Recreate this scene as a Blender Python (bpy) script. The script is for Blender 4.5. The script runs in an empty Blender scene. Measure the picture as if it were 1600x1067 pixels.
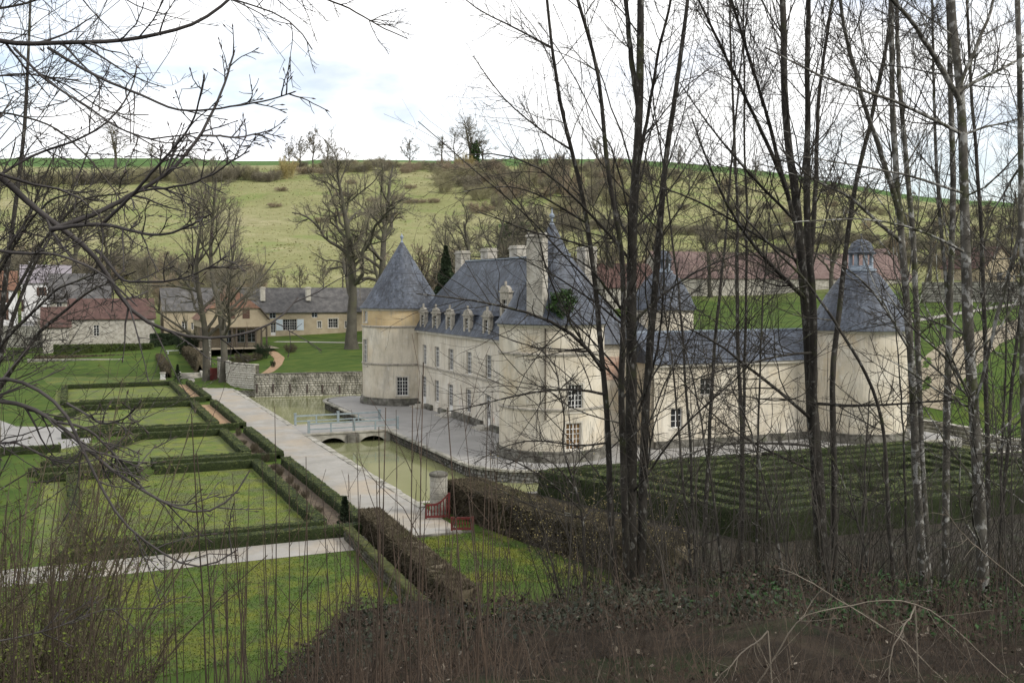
import bpy, math, random
import numpy as np
from mathutils import Vector, Matrix

# ------------------------------------------------------------------ camera, sky, sun, exposure
SC = bpy.context.scene
F, CAM_H = 1600.0, 13.0
YAW = math.radians(23.27)
PITCH = math.atan(83.5 / 1600)
cam_d = bpy.data.cameras.new('camera'); cam = bpy.data.objects.new('camera', cam_d)
SC.collection.objects.link(cam); SC.camera = cam
cam_d.sensor_width = 36.0; cam_d.lens = 36.0; cam_d.clip_start = 0.1; cam_d.clip_end = 8000
cam.location = (0, 0, CAM_H); cam.rotation_euler = (math.pi / 2 - PITCH, 0, -YAW)

SUN_AZ, SUN_EL = math.radians(142), math.radians(38)      # azimuth clockwise from +Y
world = bpy.data.worlds.new('World'); SC.world = world; world.use_nodes = True
wn = world.node_tree; wn.nodes.clear()
def _n(t, k, **kw):
    n = t.nodes.new(k)
    for a, b in kw.items(): setattr(n, a, b)
    return n
wo = _n(wn, 'ShaderNodeOutputWorld')
sky = _n(wn, 'ShaderNodeTexSky', sky_type='NISHITA', sun_disc=False, sun_elevation=SUN_EL, sun_rotation=SUN_AZ)
b_sky = _n(wn, 'ShaderNodeBackground'); b_sky.inputs[1].default_value = 0.13
b_cl = _n(wn, 'ShaderNodeBackground'); b_cl.inputs[1].default_value = 1.0
mixs = _n(wn, 'ShaderNodeMixShader')
tc = _n(wn, 'ShaderNodeTexCoord'); mp = _n(wn, 'ShaderNodeMapping'); mp.inputs['Scale'].default_value = (1, 1, 2.6)
mp.inputs['Location'].default_value = (0.35, 0.1, 0.0)
nz1 = _n(wn, 'ShaderNodeTexNoise'); nz1.inputs['Scale'].default_value = 2.6; nz1.inputs['Detail'].default_value = 7; nz1.inputs['Roughness'].default_value = 0.55
nz2 = _n(wn, 'ShaderNodeTexNoise'); nz2.inputs['Scale'].default_value = 4.3; nz2.inputs['Detail'].default_value = 6
r1 = _n(wn, 'ShaderNodeValToRGB'); r2 = _n(wn, 'ShaderNodeValToRGB')
r1.color_ramp.elements[0].position = 0.36; r1.color_ramp.elements[0].color = (.25, .25, .25, 1)
r1.color_ramp.elements[1].position = 0.50; r1.color_ramp.elements[1].color = (1, 1, 1, 1)
r2.color_ramp.elements[0].position = 0.34; r2.color_ramp.elements[0].color = (.74, .80, .92, 1)
r2.color_ramp.elements[1].position = 0.50; r2.color_ramp.elements[1].color = (1.25, 1.25, 1.25, 1)
L = wn.links.new
L(tc.outputs['Generated'], mp.inputs[0]); L(mp.outputs[0], nz1.inputs['Vector']); L(mp.outputs[0], nz2.inputs['Vector'])
L(nz1.outputs[0], r1.inputs[0]); L(nz2.outputs[0], r2.inputs[0])
L(sky.outputs[0], b_sky.inputs[0]); L(r2.outputs[0], b_cl.inputs[0])
L(r1.outputs[0], mixs.inputs[0]); L(b_sky.outputs[0], mixs.inputs[1]); L(b_cl.outputs[0], mixs.inputs[2]); L(mixs.outputs[0], wo.inputs[0])

sun_d = bpy.data.lights.new('sun', 'SUN'); sun_d.energy = 2.1; sun_d.angle = math.radians(11); sun_d.color = (1, .96, .88)
sun = bpy.data.objects.new('sun', sun_d); SC.collection.objects.link(sun)
sdir = Vector((math.sin(SUN_AZ) * math.cos(SUN_EL), math.cos(SUN_AZ) * math.cos(SUN_EL), math.sin(SUN_EL)))
sun.rotation_euler = sdir.to_track_quat('Z', 'Y').to_euler()
SC.view_settings.view_transform = 'Standard'; SC.view_settings.look = 'None'
SC.view_settings.gamma = 1.0; SC.view_settings.exposure = 0.3; SC.view_settings.use_curve_mapping = False

# ------------------------------------------------------------------ where a sight line of the survey meets the place
cY, sY, cP, sP = math.cos(YAW), math.sin(YAW), math.cos(PITCH), math.sin(PITCH)
def ray(px, py):
    a = (px - 800) / F; b = -(py - 533.5) / F
    f = cP + b * sP; z = -sP + b * cP
    return a * cY + f * sY, -a * sY + f * cY, z
def G(px, py, z=0.0):
    r = ray(px, py); t = (z - CAM_H) / r[2]; return r[0] * t, r[1] * t, z
def onY(px, py, y):
    r = ray(px, py); t = y / r[1]; return r[0] * t, CAM_H + r[2] * t
def onX(px, py, x):
    r = ray(px, py); t = x / r[0]; return r[1] * t, CAM_H + r[2] * t
def D(px, py, d):
    r = ray(px, py); t = d / (r[0] * sY + r[1] * cY); return np.array((r[0] * t, r[1] * t, CAM_H + r[2] * t))
def on_cyl(px, py, cx, cy, R):
    r = ray(px, py); a = r[0]**2 + r[1]**2; b = -2 * (r[0] * cx + r[1] * cy); c = cx * cx + cy * cy - R * R
    q = b * b - 4 * a * c
    t = (-b - math.sqrt(max(q, 0))) / (2 * a)
    return math.atan2(r[1] * t - cy, r[0] * t - cx), CAM_H + r[2] * t

# ------------------------------------------------------------------ objects
COL = SC.collection
BASE = {}
def tag(o, label=None, cat=None, group=None, kind=None):
    if label: o['label'] = label
    if cat: o['category'] = cat
    if group: o['group'] = group
    if kind: o['kind'] = kind
    return o
def empty(name, loc, label, cat, group=None):
    o = bpy.data.objects.new(name, None); COL.objects.link(o); o.location = loc; o.empty_display_size = .3
    BASE[o.name] = Vector(loc)
    return tag(o, label, cat, group)
def link_mesh(name, me, parent=None, mat=None, base=None):
    o = bpy.data.objects.new(name, me); COL.objects.link(o)
    if mat and not me.materials: me.materials.append(mat)
    if parent is not None:
        o.parent = parent; BASE[o.name] = BASE[parent.name]
    else:
        BASE[o.name] = Vector(base) if base is not None else Vector((0, 0, 0)); o.location = BASE[o.name]
    return o
def np_mesh(name, V, Q, smooth=False, T=None):
    """V (n,3), Q (m,4) quads, T (k,3) triangles"""
    me = bpy.data.meshes.new(name)
    V = np.asarray(V, dtype=np.float32); nq = 0 if Q is None else len(Q); nt = 0 if T is None else len(T)
    me.vertices.add(len(V)); me.vertices.foreach_set('co', V.ravel())
    idx = []
    if nq: idx.append(np.asarray(Q, dtype=np.int32).ravel())
    if nt: idx.append(np.asarray(T, dtype=np.int32).ravel())
    idx = np.concatenate(idx)
    me.loops.add(len(idx)); me.loops.foreach_set('vertex_index', idx)
    starts = np.concatenate([np.arange(nq) * 4, nq * 4 + np.arange(nt) * 3]).astype(np.int32)
    me.polygons.add(nq + nt); me.polygons.foreach_set('loop_start', starts)
    try:
        me.polygons.foreach_set('loop_total', np.concatenate([np.full(nq, 4), np.full(nt, 3)]).astype(np.int32))
    except Exception: pass
    if smooth: me.polygons.foreach_set('use_smooth', np.ones(nq + nt, dtype=bool))
    me.update(calc_edges=True)
    return me

class MB:
    def __init__(s): s.v = []; s.f = []
    def face(s, pts):
        i = len(s.v); s.v.extend([tuple(p) for p in pts]); s.f.append(tuple(range(i, i + len(pts)))); return s
    def box(s, x0, x1, y0, y1, z0, z1):
        i = len(s.v)
        s.v += [(x0,y0,z0),(x1,y0,z0),(x1,y1,z0),(x0,y1,z0),(x0,y0,z1),(x1,y0,z1),(x1,y1,z1),(x0,y1,z1)]
        for q in ((0,3,2,1),(4,5,6,7),(0,1,5,4),(1,2,6,5),(2,3,7,6),(3,0,4,7)): s.f.append(tuple(i + k for k in q))
        return s
    def obox(s, c, ax, ay, hx, hy, z0, z1):
        """box about c (x,y) with unit axes ax, ay"""
        i = len(s.v)
        for z in (z0, z1):
            for a, b in ((-1,-1),(1,-1),(1,1),(-1,1)):
                s.v.append((c[0]+ax[0]*hx*a+ay[0]*hy*b, c[1]+ax[1]*hx*a+ay[1]*hy*b, z))
        for q in ((0,3,2,1),(4,5,6,7),(0,1,5,4),(1,2,6,5),(2,3,7,6),(3,0,4,7)): s.f.append(tuple(i + k for k in q))
        return s
    def prism(s, poly, z0, z1):
        i = len(s.v); n = len(poly)
        s.v += [(p[0], p[1], z0) for p in poly] + [(p[0], p[1], z1) for p in poly]
        s.f.append(tuple(i + k for k in reversed(range(n)))); s.f.append(tuple(i + n + k for k in range(n)))
        for k in range(n): s.f.append((i + k, i + (k + 1) % n, i + n + (k + 1) % n, i + n + k))
        return s
    def lathe(s, cx, cy, prof, n=48):
        i = len(s.v); m = len(prof)
        for r, z in prof:
            for k in range(n):
                a = 2 * math.pi * k / n; s.v.append((cx + r * math.cos(a), cy + r * math.sin(a), z))
        for j in range(m - 1):
            for k in range(n):
                s.f.append((i + j*n + k, i + j*n + (k+1) % n, i + (j+1)*n + (k+1) % n, i + (j+1)*n + k))
        s.f.append(tuple(i + (m-1)*n + k for k in range(n)))
        s.f.append(tuple(i + k for k in reversed(range(n))))
        return s
    def bar(s, p, q, r, n=6):
        p = Vector(p); q = Vector(q); t = (q - p).normalized()
        u = t.orthogonal().normalized(); w = t.cross(u); i = len(s.v)
        for c in (p, q):
            for k in range(n):
                a = 2 * math.pi * k / n; s.v.append(tuple(c + u * r * math.cos(a) + w * r * math.sin(a)))
        for k in range(n): s.f.append((i + k, i + (k+1) % n, i + n + (k+1) % n, i + n + k))
        s.f.append(tuple(i + k for k in reversed(range(n)))); s.f.append(tuple(i + n + k for k in range(n)))
        return s
    def build(s, name, mat, parent=None, base=None, smooth=False, bevel=0):
        me = bpy.data.meshes.new(name)
        b = BASE[parent.name] if parent is not None else Vector(base) if base is not None else Vector((0, 0, 0))
        me.from_pydata([(x - b.x, y - b.y, z - b.z) for x, y, z in s.v], [], s.f)
        if smooth:
            me.polygons.foreach_set('use_smooth', [True] * len(me.polygons))
            try: me.set_sharp_from_angle(angle=math.radians(35))
            except Exception: pass
        me.materials.append(mat); me.update()
        o = link_mesh(name, me, parent, None, base)
        if bevel:
            m = o.modifiers.new('bevel', 'BEVEL'); m.width = bevel; m.segments = 1; m.limit_method = 'ANGLE'
        return o

# ------------------------------------------------------------------ materials
def ramp(nt, stops):
    r = _n(nt, 'ShaderNodeValToRGB'); e = r.color_ramp.elements
    while len(e) < len(stops): e.new(0.5)
    for k, (p, c) in enumerate(stops): e[k].position = p; e[k].color = (*c, 1) if len(c) == 3 else c
    return r
def material(name, stops, scale=1.0, detail=6, rough=.9, bump=0.0, bscale=None, stretch=(1,1,1), layers=(), spec=.3, bdist=.02, nrough=.6):
    """noise ramp, then layers: (scale, stretch, lo, hi, colour, amount) mixed over it"""
    m = bpy.data.materials.new(name); m.use_nodes = True; nt = m.node_tree; nt.nodes.clear()
    out = _n(nt, 'ShaderNodeOutputMaterial'); bs = _n(nt, 'ShaderNodeBsdfPrincipled')
    bs.inputs['Roughness'].default_value = rough
    bs.inputs['Specular IOR Level'].default_value = spec
    nt.links.new(bs.outputs[0], out.inputs[0])
    tcn = _n(nt, 'ShaderNodeTexCoord')
    def noise(sc, st, det=6):
        mpn = _n(nt, 'ShaderNodeMapping'); mpn.inputs['Scale'].default_value = st
        nn = _n(nt, 'ShaderNodeTexNoise'); nn.inputs['Scale'].default_value = sc; nn.inputs['Detail'].default_value = det
        nn.inputs['Roughness'].default_value = nrough
        nt.links.new(tcn.outputs['Object'], mpn.inputs[0]); nt.links.new(mpn.outputs[0], nn.inputs['Vector'])
        return nn.outputs[0]
    n0 = noise(scale, stretch, detail); r = ramp(nt, stops); nt.links.new(n0, r.inputs[0]); col = r.outputs[0]
    for (sc, st, lo, hi, c, amt) in layers:
        nn = noise(sc, st); rr = ramp(nt, [(lo, (0, 0, 0)), (hi, (amt, amt, amt))]); nt.links.new(nn, rr.inputs[0])
        mx = _n(nt, 'ShaderNodeMix', data_type='RGBA'); mx.inputs['B'].default_value = (*c, 1)
        mx.inputs[7].default_value = (*c, 1)
        nt.links.new(rr.outputs[0], mx.inputs[0]); nt.links.new(col, mx.inputs[6]); col = mx.outputs[2]
    nt.links.new(col, bs.inputs['Base Color'])
    if bump:
        bn = noise(bscale or scale * 6, stretch); bp = _n(nt, 'ShaderNodeBump'); bp.inputs['Strength'].default_value = bump
        bp.inputs['Distance'].default_value = bdist
        nt.links.new(bn, bp.inputs['Height']); nt.links.new(bp.outputs[0], bs.inputs['Normal'])
    return m
def flat(name, c, rough=.6, spec=.4):
    return material(name, [(.3, tuple(x * .88 for x in c)), (.7, tuple(min(1, x * 1.08) for x in c))], 3.0, 4, rough, spec=spec)

ONE = (1, 1, 1)
M = {}
M['plaster'] = material('lime_plaster', [(.28, (.40, .345, .25)), (.5, (.55, .495, .395)), (.72, (.66, .615, .52))], .35, 8, .95, .25, 6, layers=[
    (1.0, (1.6, 1.6, .30), .50, .68, (.30, .27, .22), .6), (.5, (1, 1, .7), .56, .66, (.38, .35, .29), .5), (.22, ONE, .56, .70, (.52, .38, .20), .55), (2.6, (1, 1, .6), .60, .72, (.62, .60, .55), .6), (5.0, (1.5, 1.5, .12), .56, .70, (.19, .175, .15), .6), (14, (1, 1, .5), .56, .70, (.34, .31, .26), .5)])
M['plaster_facade'] = material('facade_plaster', [(.28, (.44, .39, .31)), (.5, (.56, .51, .42)), (.72, (.66, .62, .54))], .5, 8, .95, .25, 6, layers=[
    (1.2, (1.6, 1.6, .3), .52, .68, (.33, .30, .255), .6), (.55, (1, 1, .8), .66, .74, (.52, .20, .11), .55), (4.0, (1.5, 1.5, .12), .56, .70, (.21, .19, .165), .6), (14, (1, 1, .5), .56, .70, (.36, .33, .28), .5)])
M['plaster_ochre'] = material('ochre_plaster', [(.3, (.42, .31, .17)), (.5, (.52, .40, .23)), (.7, (.55, .46, .31))], .5, 8, .95, .2, 6, layers=[
    (1.2, (1.5, 1.5, .3), .52, .70, (.33, .29, .23), .7), (.8, (1, 1, .5), .58, .72, (.56, .52, .45), .6)])
M['house_ochre'] = material('ochre_render', [(.3, (.30, .245, .165)), (.7, (.42, .355, .25))], .8, 6, .95, .1, 5, layers=[(1.5, (1, 1, .4), .55, .72, (.30, .26, .19), .6)])
M['white_render'] = material('white_render', [(.3, (.56, .55, .54)), (.7, (.68, .67, .66))], .8, 5, .9)
M['brick'] = material('weathered_brick', [(.35, (.36, .22, .16)), (.65, (.50, .38, .30))], 2.0, 6, .95, .2, 12)
M['stone_dark'] = material('mossy_stone', [(.3, (.04, .037, .03)), (.5, (.11, .103, .085)), (.72, (.23, .218, .19))], 1.6, 8, .95, .5, 7, layers=[(.9, ONE, .58, .70, (.07, .085, .035), .6)])
M['stone_moss'] = material('old_mossy_wall', [(.3, (.025, .023, .018)), (.5, (.065, .060, .048)), (.72, (.135, .126, .105))], 2.0, 8, .97, .5, 9, layers=[(1.5, ONE, .46, .58, (.052, .060, .014), .75)])
M['stone'] = material('limestone', [(.3, (.20, .185, .155)), (.5, (.36, .335, .285)), (.72, (.50, .475, .42))], 1.4, 8, .95, .4, 8, layers=[(.7, ONE, .58, .70, (.10, .095, .08), .7)])
M['stone_pale'] = material('pale_limestone', [(.3, (.40, .37, .31)), (.7, (.56, .53, .46))], 1.4, 8, .95, .3, 8, layers=[(1.5, (1, 1, .4), .56, .72, (.24, .22, .19), .7)])
M['string'] = material('string_course', [(.3, (.22, .20, .17)), (.7, (.42, .385, .32))], 2.0, 8, .95, .3, 8, layers=[(3, ONE, .55, .65, (.10, .095, .085), .7)])
M['wall_stones'] = material('rubble_stones', [(.28, (.10, .095, .08)), (.45, (.26, .245, .205)), (.7, (.45, .425, .37))], 1.1, 8, .97, .5, 9, layers=[(.5, ONE, .54, .66, (.07, .07, .05), .7)])
M['mortar'] = material('old_mortar', [(.3, (.05, .048, .036)), (.7, (.13, .12, .095))], 2.5, 6, 1, .3, 9, layers=[(1.2, ONE, .48, .6, (.05, .058, .015), .8)])
M['slate'] = material('slate', [(.32, (.026, .030, .040)), (.5, (.056, .066, .086)), (.68, (.105, .122, .155))], .8, 8, .62, .35, 9, stretch=(1, 1, .45), spec=.45, layers=[
    (3.2, (1.2, 1.2, .12), .52, .68, (.135, .150, .172), .65), (2.2, (1.5, 1.5, .22), .50, .60, (.017, .019, .024), .8), (5, (.2, .2, 3.2), .48, .60, (.026, .029, .036), .6), (.6, ONE, .62, .74, (.10, .105, .085), .5)])
M['slate_old'] = material('old_slate', [(.28, (.05, .05, .05)), (.5, (.095, .09, .087)), (.72, (.145, .138, .13))], 1.0, 8, .85, .3, 7, layers=[(5, (.4, .4, 2), .52, .66, (.05, .05, .05), .6)])
M['tile_red'] = material('red_clay_tiles', [(.28, (.060, .036, .031)), (.5, (.090, .052, .044)), (.72, (.125, .076, .063))], 1.2, 8, .92, .4, 8, layers=[(.5, ONE, .55, .70, (.085, .065, .048), .6), (8, (.4, .4, 2), .52, .66, (.06, .032, .028), .5)])
M['tile_pink'] = material('pale_clay_tiles', [(.28, (.11, .074, .066)), (.5, (.15, .103, .092)), (.72, (.185, .135, .12))], .8, 8, .92, .3, 6, layers=[(.25, ONE, .55, .70, (.24, .18, .14), .6)])
M['tile_orange'] = material('orange_clay_tiles', [(.28, (.11, .058, .038)), (.5, (.155, .083, .054)), (.72, (.20, .115, .078))], 1.2, 8, .92, .3, 8, layers=[(.6, ONE, .58, .72, (.20, .11, .07), .6)])
M['slate_mauve'] = material('mauve_roof', [(.3, (.17, .15, .165)), (.7, (.27, .245, .26))], 1.2, 6, .85, .2, 8)
M['gravel'] = material('gravel', [(.3, (.225, .213, .19)), (.5, (.29, .276, .25)), (.7, (.355, .338, .308))], .35, 9, 1, .5, 30, layers=[(.20, ONE, .47, .60, (.37, .295, .205), .7), (.8, ONE, .48, .60, (.22, .21, .185), .55), (3.0, ONE, .5, .62, (.33, .30, .25), .5), (14, ONE, .5, .7, (.22, .208, .185), .55), (1.2, ONE, .6, .75, (.25, .24, .19), .5)], nrough=.7)
M['gravel_terrace'] = material('terrace_gravel', [(.3, (.215, .207, .193)), (.5, (.268, .257, .24)), (.7, (.32, .308, .288))], .3, 9, 1, .5, 30, layers=[(14, ONE, .5, .7, (.145, .14, .133), .5), (.9, ONE, .60, .75, (.155, .152, .125), .5)], nrough=.7)
M['sand'] = material('orange_sand', [(.3, (.24, .15, .085)), (.7, (.36, .245, .145))], 2, 7, 1, .4, 20, layers=[(3, ONE, .56, .66, (.12, .09, .06), .6)])
M['earth'] = material('bed_earth', [(.3, (.06, .045, .032)), (.7, (.14, .105, .075))], 3, 7, 1, .5, 15, layers=[(5, ONE, .55, .66, (.10, .11, .04), .5)])
M['tanpath'] = material('tan_path', [(.3, (.20, .165, .11)), (.7, (.29, .25, .18))], 1, 7, 1, .2, 10)
M['lawn'] = material('mown_lawn', [(.30, (.034, .064, .008)), (.5, (.064, .105, .011)), (.70, (.110, .145, .015))], .6, 9, .95, .6, 22, layers=[(.30, ONE, .46, .60, (.138, .140, .016), .8), (7, ONE, .48, .66, (.020, .036, .008), .65), (1.6, ONE, .52, .64, (.080, .085, .03), .6)], nrough=.68, bdist=.06)
M['lawn_moss'] = material('mossy_lawn', [(.30, (.060, .100, .016)), (.5, (.110, .152, .022)), (.70, (.165, .198, .030))], .55, 9, .95, .6, 22, layers=[(.30, ONE, .44, .58, (.195, .205, .028), .65), (.55, (1, 1, 1), .47, .57, (.085, .090, .052), .75), (2.2, ONE, .50, .62, (.135, .150, .03), .6), (9, ONE, .46, .62, (.050, .072, .02), .6)], nrough=.68, bdist=.06)
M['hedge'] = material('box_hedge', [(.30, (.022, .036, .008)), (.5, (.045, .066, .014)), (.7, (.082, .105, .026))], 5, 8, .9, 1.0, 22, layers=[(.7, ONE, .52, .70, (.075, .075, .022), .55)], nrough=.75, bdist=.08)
M['hedge_body'] = material('hedge_shade_tone', [(.3, (.009, .014, .004)), (.5, (.020, .029, .008)), (.7, (.040, .052, .015))], 5, 8, 1, 1.0, 20, nrough=.75, bdist=.08)  # hedge body coloured dark to stand for shade on sides and in gaps
M['hedge_leaf'] = material('clipped_leaves', [(.3, (.050, .070, .016)), (.5, (.086, .106, .026)), (.7, (.128, .145, .040))], 1.3, 8, .8, layers=[(.5, ONE, .54, .68, (.17, .145, .06), .6)], nrough=.7)  # leaves paler than the body, laid mostly on top as the sky-lit part
M['beech'] = material('beech_twigs', [(.3, (.042, .035, .021)), (.5, (.082, .067, .042)), (.7, (.135, .110, .074))], 3, 7, .95, .6, 16, layers=[(.5, ONE, .55, .68, (.07, .07, .026), .6)])
M['bark'] = material('bark', [(.3, (.015, .013, .010)), (.5, (.033, .029, .024)), (.72, (.066, .059, .048))], 5, 8, .95, .8, 14, stretch=(1, 1, .35), layers=[(2.2, ONE, .57, .66, (.05, .056, .020), .6), (9.0, (1, 1, .7), .57, .62, (.20, .195, .175), .6)], bdist=.03)
M['bark_lichen'] = material('lichen_bark', [(.3, (.040, .036, .029)), (.5, (.085, .078, .064)), (.72, (.15, .14, .118))], 4, 8, .95, .8, 12, stretch=(1, 1, .5), layers=[(1.8, ONE, .52, .62, (.05, .058, .018), .75), (8, (1, 1, .8), .53, .58, (.33, .325, .30), .8), (1.2, ONE, .56, .64, (.022, .02, .016), .7)], bdist=.03)
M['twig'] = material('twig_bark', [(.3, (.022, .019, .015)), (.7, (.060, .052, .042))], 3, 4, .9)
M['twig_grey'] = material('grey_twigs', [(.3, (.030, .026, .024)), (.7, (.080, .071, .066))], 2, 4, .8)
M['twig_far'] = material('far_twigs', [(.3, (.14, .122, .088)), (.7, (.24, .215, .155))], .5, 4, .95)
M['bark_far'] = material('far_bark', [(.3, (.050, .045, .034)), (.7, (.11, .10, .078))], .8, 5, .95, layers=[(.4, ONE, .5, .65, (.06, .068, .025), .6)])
M['twig_red'] = material('russet_twigs', [(.3, (.22, .17, .115)), (.7, (.34, .28, .20))], .4, 4, .95)
M['twig_olive'] = material('olive_twigs', [(.3, (.20, .185, .105)), (.7, (.32, .295, .18))], .5, 4, .95)
M['moss'] = material('moss', [(.3, (.022, .026, .008)), (.5, (.045, .050, .013)), (.7, (.085, .088, .022))], 4, 6, 1, .6, 20)
M['tussock'] = material('dry_tussocks', [(.3, (.18, .185, .07)), (.5, (.25, .24, .11)), (.7, (.31, .285, .15))], .04, 6, 1)
M['twig_gold'] = material('golden_twigs', [(.3, (.26, .21, .085)), (.7, (.42, .35, .16))], .5, 4, .95)
M['conifer'] = material('conifer', [(.3, (.012, .022, .010)), (.7, (.035, .052, .022))], 1, 5, .9)
M['ivy'] = material('ivy_leaves', [(.3, (.016, .040, .010)), (.7, (.050, .095, .022))], 3, 5, .6)
M['ivy_dark'] = material('dark_ivy', [(.3, (.010, .014, .009)), (.5, (.020, .026, .014)), (.7, (.040, .046, .024))], 1.4, 6, .6)
M['herb'] = material('herb_leaves', [(.3, (.014, .042, .010)), (.7, (.032, .080, .018))], 2, 5, .7)
M['deadleaf'] = material('dead_leaves', [(.3, (.016, .012, .009)), (.5, (.042, .030, .021)), (.75, (.12, .088, .062))], 3, 5, .9)
M['shoot'] = material('russet_shoots', [(.3, (.026, .019, .014)), (.5, (.050, .036, .026)), (.7, (.100, .068, .046))], 1.2, 4, .8)
M['scrub'] = material('dark_scrub', [(.3, (.011, .009, .006)), (.5, (.022, .019, .012)), (.7, (.042, .035, .023))], .6, 5, .95, layers=[(.3, ONE, .5, .62, (.030, .034, .012), .6)])
M['russet'] = material('russet_stems', [(.3, (.028, .021, .016)), (.5, (.064, .046, .033)), (.7, (.14, .105, .076))], .9, 5, .9)
M['straw'] = material('pale_stalks', [(.3, (.12, .10, .075)), (.7, (.24, .205, .16))], 6, 4, .85)
M['white_paint'] = flat('white_paint', (.66, .65, .62), .5)
M['blue_paint'] = material('blue_grey_paint', [(.3, (.17, .21, .22)), (.7, (.28, .325, .335))], 3, 6, .7, layers=[(6, ONE, .58, .66, (.12, .125, .11), .6)])
M['red_paint'] = material('dark_red_paint', [(.3, (.075, .012, .011)), (.7, (.125, .022, .02))], 3, 6, .6)
M['brown_paint'] = flat('brown_paint', (.085, .045, .03), .7)
M['timber'] = material('old_timber', [(.3, (.05, .04, .03)), (.7, (.11, .09, .07))], 3, 6, .9)
M['glass'] = material('window_glass', [(.3, (.012, .013, .015)), (.7, (.035, .037, .04))], .6, 3, .08, spec=.6)
M['warm_glass'] = material('curtained_glass', [(.3, (.10, .06, .03)), (.7, (.22, .14, .07))], 1.2, 3, .1, spec=.6)
M['shutter_blue'] = flat('pale_blue_shutter', (.50, .56, .60), .7)
M['lead'] = material('lead_sheet', [(.3, (.17, .20, .24)), (.7, (.28, .32, .37))], 2, 5, .55)
M['bud'] = flat('bud', (.05, .035, .03), .6)

def water_mat():
    m = bpy.data.materials.new('moat_water'); m.use_nodes = True; nt = m.node_tree; bs = nt.nodes['Principled BSDF']
    tcn = _n(nt, 'ShaderNodeTexCoord'); nn = _n(nt, 'ShaderNodeTexNoise'); nn.inputs['Scale'].default_value = .12; nn.inputs['Detail'].default_value = 5
    r = ramp(nt, [(.3, (.205, .212, .098)), (.7, (.262, .265, .132))]); nt.links.new(tcn.outputs['Object'], nn.inputs['Vector']); nt.links.new(nn.outputs[0], r.inputs[0])
    nt.links.new(r.outputs[0], bs.inputs['Base Color']); bs.inputs['Roughness'].default_value = .035; bs.inputs['IOR'].default_value = 1.33
    n2 = _n(nt, 'ShaderNodeTexNoise'); n2.inputs['Scale'].default_value = 5; n2.inputs['Detail'].default_value = 4
    bp = _n(nt, 'ShaderNodeBump'); bp.inputs['Strength'].default_value = .12; bp.inputs['Distance'].default_value = .02
    nt.links.new(tcn.outputs['Object'], n2.inputs['Vector']); nt.links.new(n2.outputs[0], bp.inputs['Height']); nt.links.new(bp.outputs[0], bs.inputs['Normal'])
    return m
M['water'] = water_mat()

# ------------------------------------------------------------------ terrain
def pz(y, d): return CAM_H + (450 - y) / F * d
def far(lst): return [(d, pz(y, d)) for d, y in lst]
NEAR_L = [(-200, 24), (-6, 12.2), (0, 11.35), (4, 10.9), (7, 9.6), (10, 8.0), (18, 4.2), (25, 1.7), (31, 0.0)]
NEAR_C = [(-200, 24), (-6, 12.2), (0, 11.35), (4, 11.1), (10, 9.55), (15, 8.0), (22, 4.6), (29, 1.6), (35, 0.0)]
NEAR_R = [(-200, 24), (-6, 12.2), (0, 11.35), (4, 11.15), (10, 9.7), (18, 7.65), (25, 5.4), (34, 2.5), (42, .4), (45, 0.0)]
PROF = {
 -400: NEAR_L + [(150, 0), (190, .9), (205, 2.0), (225, 5.6), (245, 8.5)] + far([(280, 425), (330, 400), (420, 350), (510, 305), (560, 284), (700, 264), (900, 251.5), (1100, 251)]) + [(3000, 60)],
 0:    NEAR_L + [(150, 0), (190, .9), (205, 2.0), (225, 5.6), (245, 8.5)] + far([(280, 425), (330, 400), (420, 350), (510, 305), (560, 284), (700, 264), (900, 251.5), (1100, 251)]) + [(3000, 60)],
 300:  NEAR_L + [(150, 0), (172, 1.4), (200, 3.0), (235, 5.2), (255, 10)] + far([(290, 430), (350, 392), (430, 345), (510, 305), (560, 284), (700, 264), (900, 251.5), (1100, 251)]) + [(3000, 60)],
 540:  NEAR_C + [(133, 0), (134.5, 1.8), (170, 2.7), (205, 3.5), (235, 6)] + far([(260, 448), (300, 425), (380, 375), (460, 325), (530, 287), (600, 266), (700, 258), (900, 252)]) + [(3000, 60)],
 700:  NEAR_C + [(135, 0), (137, 1.8), (180, 3), (220, 6)] + far([(260, 450), (300, 425), (380, 375), (460, 325), (530, 287), (600, 268), (700, 259), (900, 255)]) + [(3000, 60)],
 960:  NEAR_R + [(135, 0), (150, 3), (180, 6), (205, 8)] + far([(240, 452), (300, 415), (380, 370), (460, 325), (540, 288), (620, 264), (760, 252), (900, 250)]) + [(3000, 60)],
 1200: NEAR_R + [(126, 0), (140, 3.5), (150, 6.0), (204, 8.2), (235, 10)] + far([(280, 432), (340, 400), (430, 356), (540, 314), (640, 288), (760, 273), (900, 271)]) + [(3000, 40)],
 1450: NEAR_R + [(95, 0.0), (104, 3.0), (125, 6.0), (180, 9.4), (235, 12.5)] + far([(280, 432), (340, 410), (430, 376), (540, 344), (640, 324), (760, 311), (900, 309)]) + [(3000, 30)],
 1700: NEAR_R + [(93, 0), (106, 3.2), (125, 6.2), (160, 9.5), (200, 12.5)] + far([(260, 440), (340, 415), (430, 390), (540, 365), (640, 348), (760, 336), (900, 334)]) + [(3000, 30)],
 2200: NEAR_R + [(80, .2), (100, 4), (120, 7), (160, 10.5), (200, 13.5)] + far([(260, 440), (340, 418), (430, 395), (540, 372), (640, 355), (760, 344), (900, 342)]) + [(3000, 30)],
}
PCOLS = sorted(PROF)
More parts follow.
